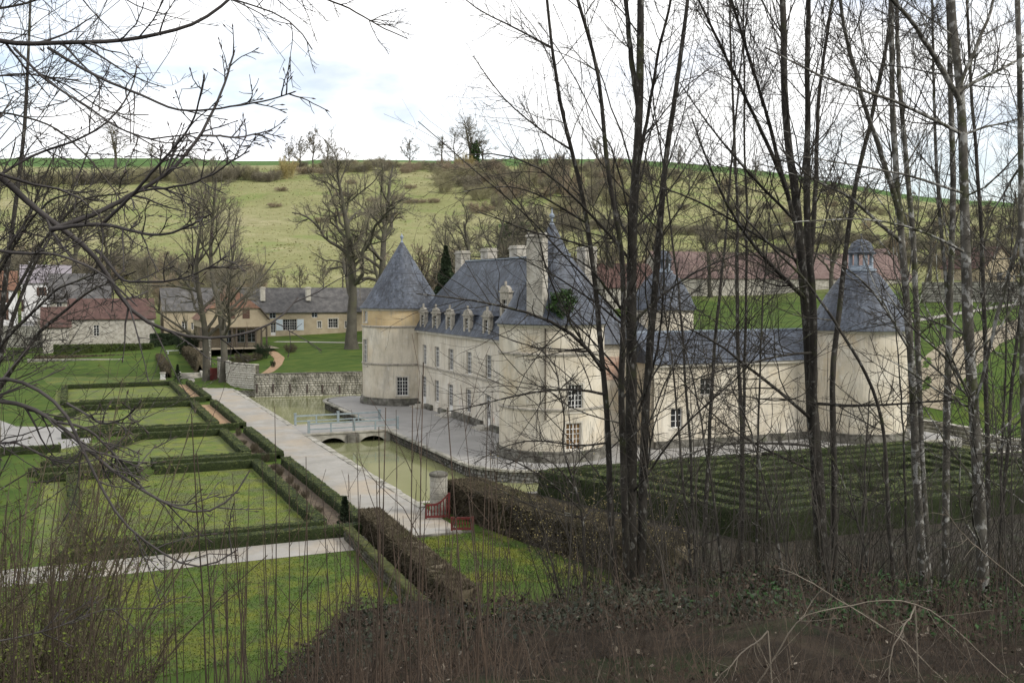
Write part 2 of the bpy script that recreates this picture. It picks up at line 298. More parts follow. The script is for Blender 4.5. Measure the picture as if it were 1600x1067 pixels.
def tz(x, y):
    x = np.asarray(x, float); y = np.asarray(y, float)
    d = x * sY + y * cY; lat = x * cY - y * sY
    px = np.clip(800 + F * lat / np.maximum(np.abs(d), 6.0), PCOLS[0], PCOLS[-1])
    zs = np.stack([np.interp(d, [p[0] for p in PROF[c]], [p[1] for p in PROF[c]]) for c in PCOLS])
    k = np.clip(np.searchsorted(PCOLS, px, side='right') - 1, 0, len(PCOLS) - 2)
    c0 = np.array(PCOLS)[k]; c1 = np.array(PCOLS)[k + 1]; t = (px - c0) / (c1 - c0)
    zz = np.take_along_axis(zs, k[None], 0)[0] * (1 - t) + np.take_along_axis(zs, (k + 1)[None], 0)[0] * t
    far_w = np.clip((d - 230) / 150, 0, 1)
    zz = zz + far_w * (1.6 * np.sin(x * .021 + 1.3) * np.sin(y * .017) + .9 * np.sin(x * .06 + y * .03))
    bw = np.clip((zz - .4) / 2, 0, 1) * np.clip((d - 5) / 4, 0, 1) * np.clip((50 - d) / 8, 0, 1)
    zz = zz + bw * (.22 * np.sin(x * .9 + 1) * np.sin(y * .75) + .13 * np.sin(x * 2.1 + y * 1.6) + .07 * np.sin(x * 4.3 - y * 3.1))
    # garden, moat and maze lie level
    inside = (x > -80) & (x < 88) & (y > 34) & (y < 134) & (zz < 1.2)
    return np.where(inside & (zz > 0), zz, zz)
def tz1(x, y): return float(tz(np.array([x]), np.array([y]))[0])

MX0, MX1, MY0, MY1 = 19.05, 73.0, 59.0, 133.2
def axis_lines(lo, hi, dense0, dense1, step, extra):
    a = list(np.arange(dense0, dense1, step)); s = step; v = dense1
    while v < hi: a.append(v); s = min(s * 1.09, 26); v += s
    a.append(hi); s = step; v = dense0 - step
    while v > lo: a.append(v); s = min(s * 1.09, 26); v -= s
    a.append(lo)
    a = [q for q in a if all(abs(q - e) > step * .35 for e in extra)] + list(extra)
    return np.array(sorted(a))
gx = axis_lines(-1600, 3000, -30, 90, 1.2, [MX0, MX1]); gy = axis_lines(-400, 3000, 0, 140, 1.2, [MY0, MY1])
XX, YY = np.meshgrid(gx, gy, indexing='ij'); ZZ = tz(XX.ravel(), YY.ravel()).reshape(XX.shape) - .012
rs = np.random.RandomState(3)
slope = (ZZ > .6) & (np.hypot(XX, YY) < 60) & (np.hypot(XX, YY) > 2.5)
ZZ = ZZ + slope * rs.uniform(-.09, .09, ZZ.shape)
ids = np.arange(XX.size).reshape(XX.shape)
cxm = (gx[:-1] + gx[1:]) / 2; cym = (gy[:-1] + gy[1:]) / 2
hole = ((cxm > MX0) & (cxm < MX1))[:, None] & ((cym > MY0) & (cym < MY1))[None]
Qd = np.stack([ids[:-1, :-1], ids[1:, :-1], ids[1:, 1:], ids[:-1, 1:]], -1)[~hole]

def terrain_mat():
    m = bpy.data.materials.new('ground'); m.use_nodes = True; nt = m.node_tree; bs = nt.nodes['Principled BSDF']; lk = nt.links.new
    bs.inputs['Roughness'].default_value = 1; bs.inputs['Specular IOR Level'].default_value = .1
    tcn = _n(nt, 'ShaderNodeTexCoord'); P = tcn.outputs['Object']
    def nz(sc, det=7, ro=.6):
        n = _n(nt, 'ShaderNodeTexNoise'); n.inputs['Scale'].default_value = sc; n.inputs['Detail'].default_value = det; n.inputs['Roughness'].default_value = ro; lk(P, n.inputs['Vector']); return n.outputs[0]
    def mix(f, a, b):
        x = _n(nt, 'ShaderNodeMix', data_type='RGBA'); lk(f, x.inputs[0]); lk(a, x.inputs[6]); lk(b, x.inputs[7]); return x.outputs[2]
    def rmp(i, st): r = ramp(nt, st); lk(i, r.inputs[0]); return r.outputs[0]
    meadow = rmp(nz(.012, 9, .62), [(.34, (.155, .172, .066)), (.45, (.228, .228, .102)), (.55, (.28, .265, .138)), (.66, (.315, .282, .168))])
    m2 = rmp(nz(.05, 8, .7), [(.42, (0, 0, 0)), (.66, (.6, .6, .6))]); dark = rmp(nz(.3), [(.4, (.165, .18, .065)), (.7, (.25, .235, .115))])
    meadow = mix(m2, meadow, dark)
    m3 = rmp(nz(.16, 8, .75), [(.40, (0, 0, 0)), (.60, (.7, .7, .7))]); tus = rmp(nz(.9, 6), [(.35, (.115, .125, .045)), (.65, (.225, .205, .10))]); meadow = mix(m3, meadow, tus)
    m4 = rmp(nz(.035, 6, .6), [(.52, (0, 0, 0)), (.62, (.55, .55, .55))]); grn = rmp(nz(.5), [(.4, (.125, .175, .045)), (.7, (.175, .215, .065))]); meadow = mix(m4, meadow, grn)
    grass = rmp(nz(.35, 9, .68), [(.3, (.034, .062, .012)), (.5, (.056, .090, .016)), (.72, (.098, .115, .026))])
    litter = rmp(nz(3.0, 8, .7), [(.3, (.010, .008, .006)), (.5, (.026, .020, .014)), (.72, (.058, .044, .031))])
    moss = rmp(nz(.8, 6), [(.54, (0, 0, 0)), (.66, (.45, .45, .45))]); mossc = rmp(nz(5), [(.4, (.016, .034, .009)), (.7, (.034, .060, .016))])
    litter = mix(moss, litter, mossc)
    sp = _n(nt, 'ShaderNodeSeparateXYZ'); lk(P, sp.inputs[0])
    # distance north-east of the wood's edge: wood floor, then turf, then hill pasture (ground cover of the place itself)
    ad = _n(nt, 'ShaderNodeVectorMath', operation='DOT_PRODUCT'); ad.inputs[1].default_value = (sY, cY, 0); lk(P, ad.inputs[0])
    wob = nz(.12, 4); wm = _n(nt, 'ShaderNodeMath', operation='MULTIPLY_ADD'); wm.inputs[1].default_value = 18; lk(wob, wm.inputs[0]); lk(ad.outputs['Value'], wm.inputs[2])
    def stepf(lo, hi):
        r = _n(nt, 'ShaderNodeMapRange'); r.inputs['From Min'].default_value = lo; r.inputs['From Max'].default_value = hi; lk(wm.outputs[0], r.inputs[0]); return r.outputs[0]
    zsp = _n(nt, 'ShaderNodeMapRange'); zsp.inputs['From Min'].default_value = .15; zsp.inputs['From Max'].default_value = 1.0; lk(sp.outputs['Z'], zsp.inputs[0])
    near_slope = _n(nt, 'ShaderNodeMath', operation='MULTIPLY'); inv = _n(nt, 'ShaderNodeMath', operation='SUBTRACT'); inv.inputs[0].default_value = 1; lk(stepf(66, 72), inv.inputs[1])
    lk(zsp.outputs[0], near_slope.inputs[0]); lk(inv.outputs[0], near_slope.inputs[1])
    c = mix(near_slope.outputs[0], grass, litter)
    c = mix(stepf(235, 275), c, meadow)
    c2 = rmp(nz(.02), [(.3, (.06, .115, .03)), (.7, (.085, .145, .04))]); zt = _n(nt, 'ShaderNodeMapRange'); zt.inputs['From Min'].default_value = 690; zt.inputs['From Max'].default_value = 720; lk(ad.outputs['Value'], zt.inputs[0])
    c = mix(zt.outputs[0], c, c2)
    lk(c, bs.inputs['Base Color'])
    bp = _n(nt, 'ShaderNodeBump'); bp.inputs['Strength'].default_value = .5; bp.inputs['Distance'].default_value = .08; lk(nz(9), bp.inputs['Height']); lk(bp.outputs[0], bs.inputs['Normal'])
    return m
ter = link_mesh('ground', np_mesh('ground', np.stack([XX.ravel(), YY.ravel(), ZZ.ravel()], -1), Qd, True), mat=terrain_mat())
tag(ter, kind='structure')

def sheet(name, poly, z, mat, kind='structure'):
    b = MB().face([(x, y, z) for x, y in poly]); o = b.build(name, mat); tag(o, kind=kind); return o
def slab(name, poly, z0, z1, mat):
    o = MB().prism(poly, z0, z1).build(name, mat); tag(o, kind='structure'); return o
def draped(name, x0, x1, y0, y1, dz, mat, step=3.0, kind='structure'):
    nx = max(2, int((x1 - x0) / step)); ny = max(2, int((y1 - y0) / step))
    a, b = np.meshgrid(np.linspace(x0, x1, nx), np.linspace(y0, y1, ny), indexing='ij'); z = tz(a.ravel(), b.ravel()) + dz
    i = np.arange(a.size).reshape(a.shape); q = np.stack([i[:-1, :-1], i[1:, :-1], i[1:, 1:], i[:-1, 1:]], -1).reshape(-1, 4)
    o = link_mesh(name, np_mesh(name, np.stack([a.ravel(), b.ravel(), z], -1), q, True), mat=mat); tag(o, kind=kind); return o
def ribbon(name, pts, w, dz, mat):
    pts = np.array(pts, float); t = np.gradient(pts, axis=0); nrm = np.stack([-t[:, 1], t[:, 0]], -1); nrm /= np.linalg.norm(nrm, axis=1)[:, None]
    # densify
    s = np.linspace(0, len(pts) - 1, len(pts) * 8); P = np.stack([np.interp(s, range(len(pts)), pts[:, k]) for k in (0, 1)], -1); N = np.stack([np.interp(s, range(len(pts)), nrm[:, k]) for k in (0, 1)], -1)
    rows = [P + N * (w * o) for o in (-.5, -.17, .17, .5)]; R = np.stack(rows, 1); n = len(P)
    z = tz(R[..., 0].ravel(), R[..., 1].ravel()) + dz; V = np.concatenate([R.reshape(-1, 2), z[:, None]], 1)
    i = np.arange(n * 4).reshape(n, 4); q = np.stack([i[:-1, :-1], i[1:, :-1], i[1:, 1:], i[:-1, 1:]], -1).reshape(-1, 4)
    o = link_mesh(name, np_mesh(name, V, q, True), mat=mat); tag(o, kind='structure'); return o

def turf(name, label, poly, n, size, mat, seed):
    rng = np.random.RandomState(seed); p = np.array(poly); lo, hi = p.min(0), p.max(0); q = rng.uniform(lo, hi, (n * 2, 2)); ins = np.zeros(len(q), bool); j = len(p) - 1
    for i in range(len(p)):
        c = ((p[i, 1] > q[:, 1]) != (p[j, 1] > q[:, 1])) & (q[:, 0] < (p[j, 0] - p[i, 0]) * (q[:, 1] - p[i, 1]) / (p[j, 1] - p[i, 1] + 1e-9) + p[i, 0]); ins ^= c; j = i
    q = q[ins][:n]; n = len(q); C = np.concatenate([q, np.zeros((n, 1))], 1); a = rng.uniform(0, 6.28, n); w = np.stack([np.cos(a), np.sin(a), np.zeros(n)], -1) * size * .5; h = size * rng.uniform(.3, 1.3, n)[:, None] * np.array((0, 0, 1.)) + rng.normal(0, size * .4, (n, 3)) * np.array((1, 1, 0))
    o = link_mesh(name, np_mesh(name, np.stack([C - w, C + w, C + h], 1).reshape(-1, 3), None, False, np.arange(n * 3).reshape(n, 3)), mat=M[mat]); tag(o, label, 'grass', kind='stuff')
# water, banks, paths and lawns
sheet('moat_water', [(MX0 - 1, MY0 - 1), (MX1 + 1, MY0 - 1), (MX1 + 1, MY1 + 1), (MX0 - 1, MY1 + 1)], -.95, M['water'])
def arc(cx, cy, r, a0, a1, n=10): return [(cx + r * math.cos(math.radians(a0 + (a1 - a0) * k / n)), cy + r * math.sin(math.radians(a0 + (a1 - a0) * k / n))) for k in range(n + 1)]
island = arc(32.0, 71.2, 5.3, 180, 270, 12) + [(71, 65.9), (71, 120.5)] + arc(31.5, 116.0, 4.5, 90, 180, 12)
slab('terrace', island, -2.2, 0.0, M['gravel_terrace'])
slab('garden_path', [(14.75, 50.6), (19.0, 50.6), (19.0, 60), (19.02, 153), (15.1, 153)], -1.6, 0.012, M['gravel'])
sheet('cross_path', [(-40, 49.0), (13.0, 49.3), (13.6, 50.7), (14.8, 50.7), (14.8, 52.1), (-40, 52.3)], .008, M['gravel'])
sheet('lawn', [(-60, 30.6), (12.4, 36.5), (12.9, 49.25), (-60, 48.9)], .004, M['lawn'])
sheet('lawn_strip', [(14.6, 36.0), (22, 38), (20.6, 50.55), (14.6, 50.55)], .004, M['lawn'])
def litter_mat(): return material('wood_floor', [(.3, (.013, .011, .008)), (.5, (.032, .026, .019)), (.72, (.066, .052, .038))], 2.5, 9, 1, .6, 14, layers=[(.5, ONE, .52, .66, (.026, .040, .012), .7)], nrough=.7)
M['litter'] = litter_mat()
sheet('wood_floor', [(22.5, 33), (30, 28), (110, 10), (110, 44), (67, 58.7), (26, 58.7), (24.5, 52)], .003, M['litter'])
sheet('gravel_court', [(-40, 90.0), (-1.5, 89.5), (1.2, 92.5), (1.5, 100), (-.5, 104), (-5.0, 106.5), (-8.5, 118), (-9.5, 150), (-14, 168), (-40, 172)], .006, M['gravel_terrace'])
turf('grass_blades', 'short grass blades of the near lawn', [(-22, 32.5), (12.4, 36.6), (12.8, 49.2), (-22, 49)], 60000, .055, 'lawn', 1)
turf('grass_blades', 'short grass blades of the green strip beyond the gate', [(14.9, 37), (21, 38.5), (20, 50.4), (14.9, 50.4)], 16000, .055, 'lawn', 2)
turf('grass_blades', 'tufty grass of the nearest parterre lawn', [(.6, 54.6), (11.6, 54.6), (11.6, 74.6), (.6, 74.6)], 22000, .05, 'lawn_moss', 3)
sheet('lawn_beyond', [(-3, 150.0), (12.2, 150.0), (12.2, 180), (-6, 184)], .004, M['lawn'])
for k, (y0, y1) in enumerate([(53.9, 74.9), (78.8, 92.7), (97.2, 116.9), (122.6, 143.1)]):
    sheet('parterre_lawn', [(-2, y0), (12.2, y0), (12.2, y1), (-2, y1)], .004, M['lawn_moss'] if k < 2 else M['lawn_moss'])
    sheet('planting_bed', [(12.55, y0 - 1), (13.95, y0 - 1), (13.95, y1 + 1), (12.55, y1 + 1)], .006, M['earth'] if k < 2 else M['sand'])
ribbon('sand_path', [G(400, 574, 2.0)[:2], G(418, 569, 2.2)[:2], G(432, 560, 2.4)[:2], G(437, 552, 2.6)[:2], G(427, 545, 2.8)[:2], G(415, 541, 2.9)[:2]], 1.6, .03, M['sand'])
ribbon('lawn_path', [D(430, 530, 192)[:2], D(480, 531, 190)[:2], D(540, 533, 186)[:2], D(575, 534, 184)[:2]], 1.6, .04, M['gravel'])
ribbon('drive', [D(1425, 620, 100)[:2], D(1470, 575, 112)[:2], D(1530, 540, 130)[:2], D(1640, 505, 155)[:2], D(1750, 490, 170)[:2]], 6.0, .05, M['tanpath'])
ribbon('estate_road', [D(1290, 505, 150)[:2], D(1430, 500, 158)[:2], D(1560, 485, 175)[:2], D(1750, 468, 200)[:2]], 2.5, .06, M['gravel'])
ribbon('village_road', [D(20, 530, 205)[:2], D(45, 510, 218)[:2], D(70, 495, 232)[:2], D(110, 480, 250)[:2]], 5.0, .05, M['gravel_terrace'])

# ------------------------------------------------------------------ stone walls: core with real stones on the face
def stone_face(rng, p0, p1, z0, z1, nrm, course=.28, lens=(.25, .7), proud=.05):
    """boxes laid in courses on the line p0-p1 (2-D), facing nrm"""
    p0 = np.array(p0, float); p1 = np.array(p1, float); Lh = np.linalg.norm(p1 - p0); t = (p1 - p0) / Lh; n = np.array(nrm, float)
    V = []; Q = []
    z = z0; row = 0
    while z < z1 - .05:
        h = min(course * rng.uniform(.75, 1.25), z1 - z); s = -rng.uniform(0, .3)
        while s < Lh:
            w = rng.uniform(*lens); a = max(s, 0) + .012; b = min(s + w, Lh) - .012; s += w
            if b - a < .06: continue
            pr = proud * rng.uniform(.25, 1.2); i = len(V); j = rng.uniform(-.02, .02, 8)
            za, zb = z + .012, z + h - .012
            for k, (ss, zz, oo) in enumerate([(a, za, -.05), (b, za, -.05), (b, zb, -.05), (a, zb, -.05), (a + .02, za + .02, pr), (b - .02, za + .02, pr), (b - .02, zb - .02, pr), (a + .02, zb - .02, pr)]):
                q = p0 + t * (ss + (j[k] if k > 3 else 0)) + n * oo; V.append((q[0], q[1], zz + (j[7 - k] if k > 3 else 0)))
            for qd in ((4, 5, 6, 7), (0, 1, 5, 4), (1, 2, 6, 5), (2, 3, 7, 6), (3, 0, 4, 7)): Q.append([i + c for c in qd])
        z += h
    return V, Q
def stone_wall(name, label, path, z0, z1, thick, course=.28, lens=(.25, .7), cope=.12, sides=(1,), core=True, mat='wall_stones', cope_mat='stone', cap=True, cat='wall'):
    """path: polyline of the face; the wall's body lies to the right of the path direction when sides has 1 (face looks left)"""
    rng = np.random.RandomState(abs(hash(label)) % 9999 if False else len(label) * 37 + int(path[0][0] * 7) % 91)
    th = empty(name, (path[0][0], path[0][1], max(z0, -1)), label, cat)
    mc = MB(); Vs = []; Qs = []
    for a, b in zip(path[:-1], path[1:]):
        a = np.array(a, float); b = np.array(b, float); t = (b - a) / np.linalg.norm(b - a); n = np.array((-t[1], t[0]))
        if core:
            q = [a - n * .02, b - n * .02, b - n * thick, a - n * thick]; mc.prism([tuple(v) for v in reversed(q)], z0, z1 - .01)
        for sd in sides:
            off = 0 if sd > 0 else -(thick - .0)
            V, Q = stone_face(rng, a + n * off, b + n * off, z0, z1, n * sd, course, lens)
            k = len(Vs); Vs += V; Qs += [[c + k for c in q] for q in Q]
    if core: mc.build('core', M['mortar'], th)
    Vs = np.array(Vs) - np.array(BASE[th.name]); o = link_mesh('stones', np_mesh('stones', Vs, Qs), th, M[mat]); o['kind'] = 'stuff'
    if cap:
        for a, b in zip(path[:-1], path[1:]):
            a = np.array(a, float); b = np.array(b, float); Lh = np.linalg.norm(b - a); t = (b - a) / Lh; n = np.array((-t[1], t[0])); s = 0
            while s < Lh - .05:
                w = min(rng.uniform(.7, 1.3), Lh - s); c = a + t * (s + w / 2) - n * (thick / 2 - .03 + rng.uniform(-.02, .02))
                MB().obox(c, t, n, w / 2 - .012, thick / 2 + .06, z1, z1 + cope * rng.uniform(.8, 1.15)).build('coping_stone', M[cope_mat], th)
                s += w
    return th
stone_wall('moat_wall', 'mossy stone retaining wall round the gravel terrace below the château', [tuple(p) for p in ([(78, 65.85)] + arc(32.0, 71.2, 5.35, 270, 180, 9) + [(26.65, 116.0)] + arc(31.5, 116.0, 4.85, 180, 90, 6))], -1.3, -.06, .45, .24, (.22, .6), core=False, sides=(-1,), cap=False, mat='stone_dark') if False else None
def ring_wall():
    rng = np.random.RandomState(8)
    path = [(70, 65.88)] + arc(32.0, 71.2, 5.32, 270, 180, 9) + arc(31.5, 116.0, 4.82, 180, 90, 6)
    th = empty('moat_wall', (26.7, 90, -.95), 'mossy rubble retaining wall round the gravel terrace at the château foot', 'wall')
    Vs = []; Qs = []
    for a, b in zip(path[:-1], path[1:]):
        a = np.array(a); b = np.array(b); t = (b - a) / np.linalg.norm(b - a); n = np.array((-t[1], t[0])) * -1   # outward is to the left when going clockwise seen from above
        V, Q = stone_face(rng, a, b, -1.3, -.14, n if False else np.array((t[1], -t[0])) * -1 * -1, .24, (.22, .6), .07)
        k = len(Vs); Vs += V; Qs += [[c + k for c in q] for q in Q]
    V2 = np.array(Vs) - np.array(BASE[th.name]); link_mesh('stones', np_mesh('stones', V2, Qs), th, M['stone_dark'])['kind'] = 'stuff'
    for a, b in zip(path[:-1], path[1:]):
        a = np.array(a, float); b = np.array(b, float); Lh = np.linalg.norm(b - a); t = (b - a) / Lh; n = np.array((t[1], -t[0])); s = 0
        while s < Lh - .05:
            w = min(rng.uniform(.8, 1.4), Lh - s); c = a + t * (s + w / 2) - n * .12
            MB().obox(c, t, n, w / 2 - .012, .2, -.13, .03 * rng.uniform(.5, 1.5)).build('coping_stone', M['wall_stones'], th); s += w
ring_wall()
def path_kerb():
    rng = np.random.RandomState(5); th = empty('moat_kerb', (19.1, 58, 0), 'line of worn kerb stones between the long gravel path and the moat', 'kerb'); y = 57.3
    Vs, Qs = stone_face(rng, (19.03, 133), (19.03, 59.0), -1.3, -.05, (1, 0), .24, (.25, .7), .06)
    link_mesh('stones', np_mesh('stones', np.array(Vs) - np.array(BASE[th.name]), Qs), th, M['stone_dark'])['kind'] = 'stuff'
    while y < 132:
        w = rng.uniform(.9, 1.6)
        if not (90.2 < y + w / 2 < 96.8):
            MB().box(18.62 + rng.uniform(-.04, .04), 19.12 + rng.uniform(-.03, .03), y + .012, y + w - .012, -.05, .06 * rng.uniform(.4, 1.3)).build('kerb_stone', M['wall_stones'], th)
        y += w
path_kerb()
# the moat's north wall and its corner block, with drain slots
nw = stone_wall('north_moat_wall', 'long rubble wall with mossy top across the far end of the moat', [(70, 131.0), (34.9, 131.0), (21.3, 133.0)], -1.3, 1.95, .6, .27, (.22, .65), cope=.1, cope_mat='stone_dark')
for px in (404, 429, 455, 481, 504, 530):
    x, z = onY(px, 610, 131.6); yy = 133.0 + (x - 21.3) / (34.9 - 21.3) * -2.0 if x < 34.9 else 131
    MB().box(x - .09, x + .09, yy - .13, yy + .1, z - .35, z + .75).build('drain_slot', M['bud'], nw)
stone_wall('corner_wall', 'pale stone wall block at the corner between path end and moat', [(21.5, 133.3), (18.9, 137.6)], -1.2, 3.1, .6, .26, (.22, .6), cope=.12, mat='stone_pale', cope_mat='stone')
stone_wall('corner_wall', 'short pale stone wall running back from the moat corner behind trunk', [(18.9, 137.6), (18.9, 150)], 0, 3.1, .5, .3, (.3, .8), mat='stone_pale')
stone_wall('south_bank_wall', 'low stone bank of the moat beside the hedge maze', [(19.05, 59.0), (73, 59.0)], -1.3, -.05, .4, .26, (.3, .7), core=False, cope=.06, sides=(1,), mat='stone_dark')
EW = stone_wall('east_moat_wall', 'grey stepped stone bank wall along the moat beyond the lantern tower', [(73.02, 58.6), (73.02, 66)], -1.3, .15, .5, .3, (.3, .8), core=False, sides=(1,))
for _k in range(9):
    _y0, _y1 = 66 + _k * 7.5, 66 + (_k + 1) * 7.5; _zt = max(tz1(73.0, _y0), tz1(73.0, _y1)) + .12
    _t = stone_wall('bank_wall', 'step of the bank wall', [(73.02, _y0), (73.02, _y1)], -1.3, _zt, .5, .4, (.4, 1.0), core=True, sides=(1,))
    for _o in list(_t.children): _o.parent = EW; _o.location = BASE[_t.name] - BASE[EW.name]
    bpy.data.objects.remove(_t)
GW = stone_wall('garden_wall', 'low mossy stone wall beside the brown hedge at the lawn edge', [(13.15, 51.6), (12.75, 37.0)], 0, .6, .42, .2, (.2, .55), sides=(1, -1), mat='stone_moss', cap=False)
stone_wall('low_wall', 'low grey stone wall across the far garden lawn', [(12.6, 181.5), (-7.0, 189.5)], 0, .95, .5, .25, (.25, .7), sides=(1,))
stone_wall('village_wall', 'grey stone wall below the white village houses at left edge', [(D(66, 540, 196)[0], D(66, 540, 196)[1]), (D(-60, 540, 200)[0], D(-60, 540, 200)[1])], 0, 5.6, .6, .33, (.3, .9), sides=(1,))

# ------------------------------------------------------------------ walls with openings
def holed(S, s0, s1, z0, z1, opens, ds, reveal):
    """grid over (s,z) with rectangular openings; S(s,z,inset) gives the point. Returns MB"""
    ss = sorted(set([s0, s1] + [v for o in opens for v in o[:2]])); full = []
    for a, b in zip(ss[:-1], ss[1:]):
        n = max(1, int(math.ceil((b - a) / ds))); full += [a + (b - a) * k / n for k in range(n)]
    ss = full + [s1]; zs = sorted(set([z0, z1] + [v for o in opens for v in o[2:4]])); m = MB()
    for a, b in zip(ss[:-1], ss[1:]):
        for c, d in zip(zs[:-1], zs[1:]):
            u, v = (a + b) / 2, (c + d) / 2
            if any(o[0] < u < o[1] and o[2] < v < o[3] for o in opens): continue
            m.face([S(a, c, 0), S(b, c, 0), S(b, d, 0), S(a, d, 0)])
    for a, b, c, d in [o[:4] for o in opens]:
        for (p, q) in (((a, c), (b, c)), ((b, c), (b, d)), ((b, d), (a, d)), ((a, d), (a, c))):
            m.face([S(*p, 0), S(*p, reveal), S(*q, reveal), S(*q, 0)])
    return m
def window(parent, c, tx, w, h, cols=2, rows=4, pane='glass', bars='white_paint', surround=None, mull=.07, door=False, arch=False):
    """c: centre of the glazing's foot, tx: unit vector to the right seen from outside"""
    tx = Vector((tx[0], tx[1], 0)).normalized(); out = Vector((tx.y, -tx.x, 0)); c = Vector(c)
    def P(x, z, o): q = c + tx * x + out * o; return (q.x, q.y, q.z + z)
    def bx(m, x0, x1, z0, z1, o0, o1):
        i = len(m.v); m.v += [P(x0, z0, o0), P(x1, z0, o0), P(x1, z1, o0), P(x0, z1, o0), P(x0, z0, o1), P(x1, z0, o1), P(x1, z1, o1), P(x0, z1, o1)]
        for q in ((0, 1, 2, 3), (7, 6, 5, 4), (4, 5, 1, 0), (5, 6, 2, 1), (6, 7, 3, 2), (7, 4, 0, 3)): m.f.append(tuple(i + k for k in q))
    fr = MB(); t = .07
    bx(fr, -w/2, -w/2 + t, 0, h, 0, .06); bx(fr, w/2 - t, w/2, 0, h, 0, .06); bx(fr, -w/2 + t, w/2 - t, h - t, h, 0, .06); bx(fr, -w/2 + t, w/2 - t, 0, t, 0, .06)
    wn_ = fr.build('door' if door else 'window', M[bars], parent)
    mb = MB()
    if arch:
        n = 12; poly = [P(-w/2 + t, t, .02), P(w/2 - t, t, .02)] + [P((w/2 - t) * math.cos(math.pi * k / n), h * .62 + (h * .36) * math.sin(math.pi * k / n), .02) for k in range(n + 1)]
        mb.face(poly)
    else: mb.face([P(-w/2 + t, t, .02), P(w/2 - t, t, .02), P(w/2 - t, h - t, .02), P(-w/2 + t, h - t, .02)])
    mb.build('pane', M[pane], wn_)
    sb = MB(); z0 = t
    if door: bx(sb, -w/2 + t, w/2 - t, t, h * .26, .024, .045); z0 = h * .26
    bx(sb, -mull / 2, mull / 2, z0, h - t, .024, .055)
    for k in range(1, cols * 2):
        if k == cols: continue
        x = -w/2 + t + (w - 2 * t) * k / (cols * 2); bx(sb, x - .018, x + .018, z0, h - t, .024, .044)
    for k in range(1, rows):
        z = z0 + (h - t - z0) * k / rows; bx(sb, -w/2 + t, w/2 - t, z - (.035 if k == rows - 1 and rows > 3 else .018), z + .018, .0245, .046)
    sb.build('glazing_bars', M[bars], wn_)
    if surround:
        su = MB(); e = .14
        bx(su, -w/2 - e, -w/2, -.02, h + e, .17, .215); bx(su, w/2, w/2 + e, -.02, h + e, .17, .215); bx(su, -w/2, w/2, h, h + e, .17, .215); bx(su, -w/2 - e - .04, w/2 + e + .04, -.14, -.02, .17, .27)
        su.build('surround', M[surround], wn_)
    return wn_

# ------------------------------------------------------------------ the château
def tower(name, label, cx, cy, R, zw, prof, wins, strings, mat='plaster', ochre_top=None, plinth=.8, lantern=None, finial=None):
    th = empty(name, (cx, cy, 0), label, 'tower')
    ops = []; W = []
    for (a, z0, z1, w, kw) in wins: ops.append((a * R - w / 2, a * R + w / 2, z0, z1)); W.append((a, z0, z1, w, kw))
    S = lambda s, z, i: (cx + (R - i) * math.cos(s / R), cy + (R - i) * math.sin(s / R), z)
    zt = ochre_top or zw
    holed(S, -math.pi * R * 1.5, math.pi * R * .5, 0, zt, [o for o in ops if o[2] < zt], .35, .24).build('wall', M[mat], th, smooth=True)
    if ochre_top: holed(S, -math.pi * R * 1.5, math.pi * R * .5, ochre_top, zw, [o for o in ops if o[2] >= ochre_top], .35, .24).build('upper_wall', M['plaster_ochre'], th, smooth=True)
    MB().lathe(cx, cy, [(R + .32, 0), (R + .30, plinth * .55), (R + .18, plinth - .12), (R + .22, plinth - .1), (R + .2, plinth), (R - .1, plinth + .03)], 56).build('plinth', M['stone_dark'] , th, smooth=True)
    for z in strings: MB().lathe(cx, cy, [(R - .05, z - .12), (R + .07, z - .1), (R + .11, z + .05), (R + .04, z + .12), (R - .05, z + .12)], 56).build('string_course', M['string'], th, smooth=True)
    MB().lathe(cx, cy, [(R - .05, zw - .3), (R + .12, zw - .25), (R + .22, zw), (R + .2, zw + .06), (R - .1, zw + .06)], 56).build('cornice', M['stone_pale'], th, smooth=True)
    r = MB().lathe(cx, cy, prof, 56).build('roof', M['slate'], th, smooth=True)
    if finial:
        z = prof[-1][1]; MB().lathe(cx, cy, [(.26, z - .5), (.17, z - .1), (.10, z), (.09, z + .25), (.2, z + .42), (.2, z + .55), (.06, z + .72), (.03, z + finial)], 12).build('finial', M['lead'], r, smooth=True)
    for (a, z0, z1, w, kw) in W:
        tx = (-math.sin(a), math.cos(a)); rr = R - .22
        window(th, (cx + rr * math.cos(a), cy + rr * math.sin(a), z0), tx, w, z1 - z0, **kw)
    if lantern:
        z0, z1, zt, rl = lantern
        MB().lathe(cx, cy, [(rl + .25, z0 - .05), (rl + .25, z0 + .15), (rl - .02, z0 + .2), (rl - .02, z0 + .42), (rl - .2, z0 + .44)], 16).build('lantern_base', M['lead'], th)
        for k in range(8):
            a = math.pi * (k + .5) / 4; q = (cx + (rl - .12) * math.cos(a), cy + (rl - .12) * math.sin(a))
            MB().obox(q, (math.cos(a), math.sin(a)), (-math.sin(a), math.cos(a)), .11, .13, z0 + .4, z1).build('lantern_post', M['lead'], th)
        MB().lathe(cx, cy, [(rl + .18, z1 - .02), (rl + .22, z1 + .12), (rl + .02, z1 + .25), (rl - .05, z1 + .6), (rl * .72, z1 + (zt - z1) * .78), (rl * .3, z1 + (zt - z1) * .97), (.05, zt), (.03, zt + .5)], 8).build('lantern_dome', M['slate'], th)
    return th
def cone_prof(R, z0, z1): return [(R - .1, z0 - .02), (R + .36, z0 - .05), (R + .36, z0 + .03), (R + .02, z0 + .35), (R - .45, z0 + .95), (R - .95, z0 + 1.8), (R * .47, z0 + (z1 - z0) * .55), (R * .2, z0 + (z1 - z0) * .82), (.10, z1)]
NT, NTR = (34.4, 72.15), 4.1
LT, LTR = (34.75, 112.6), 4.55
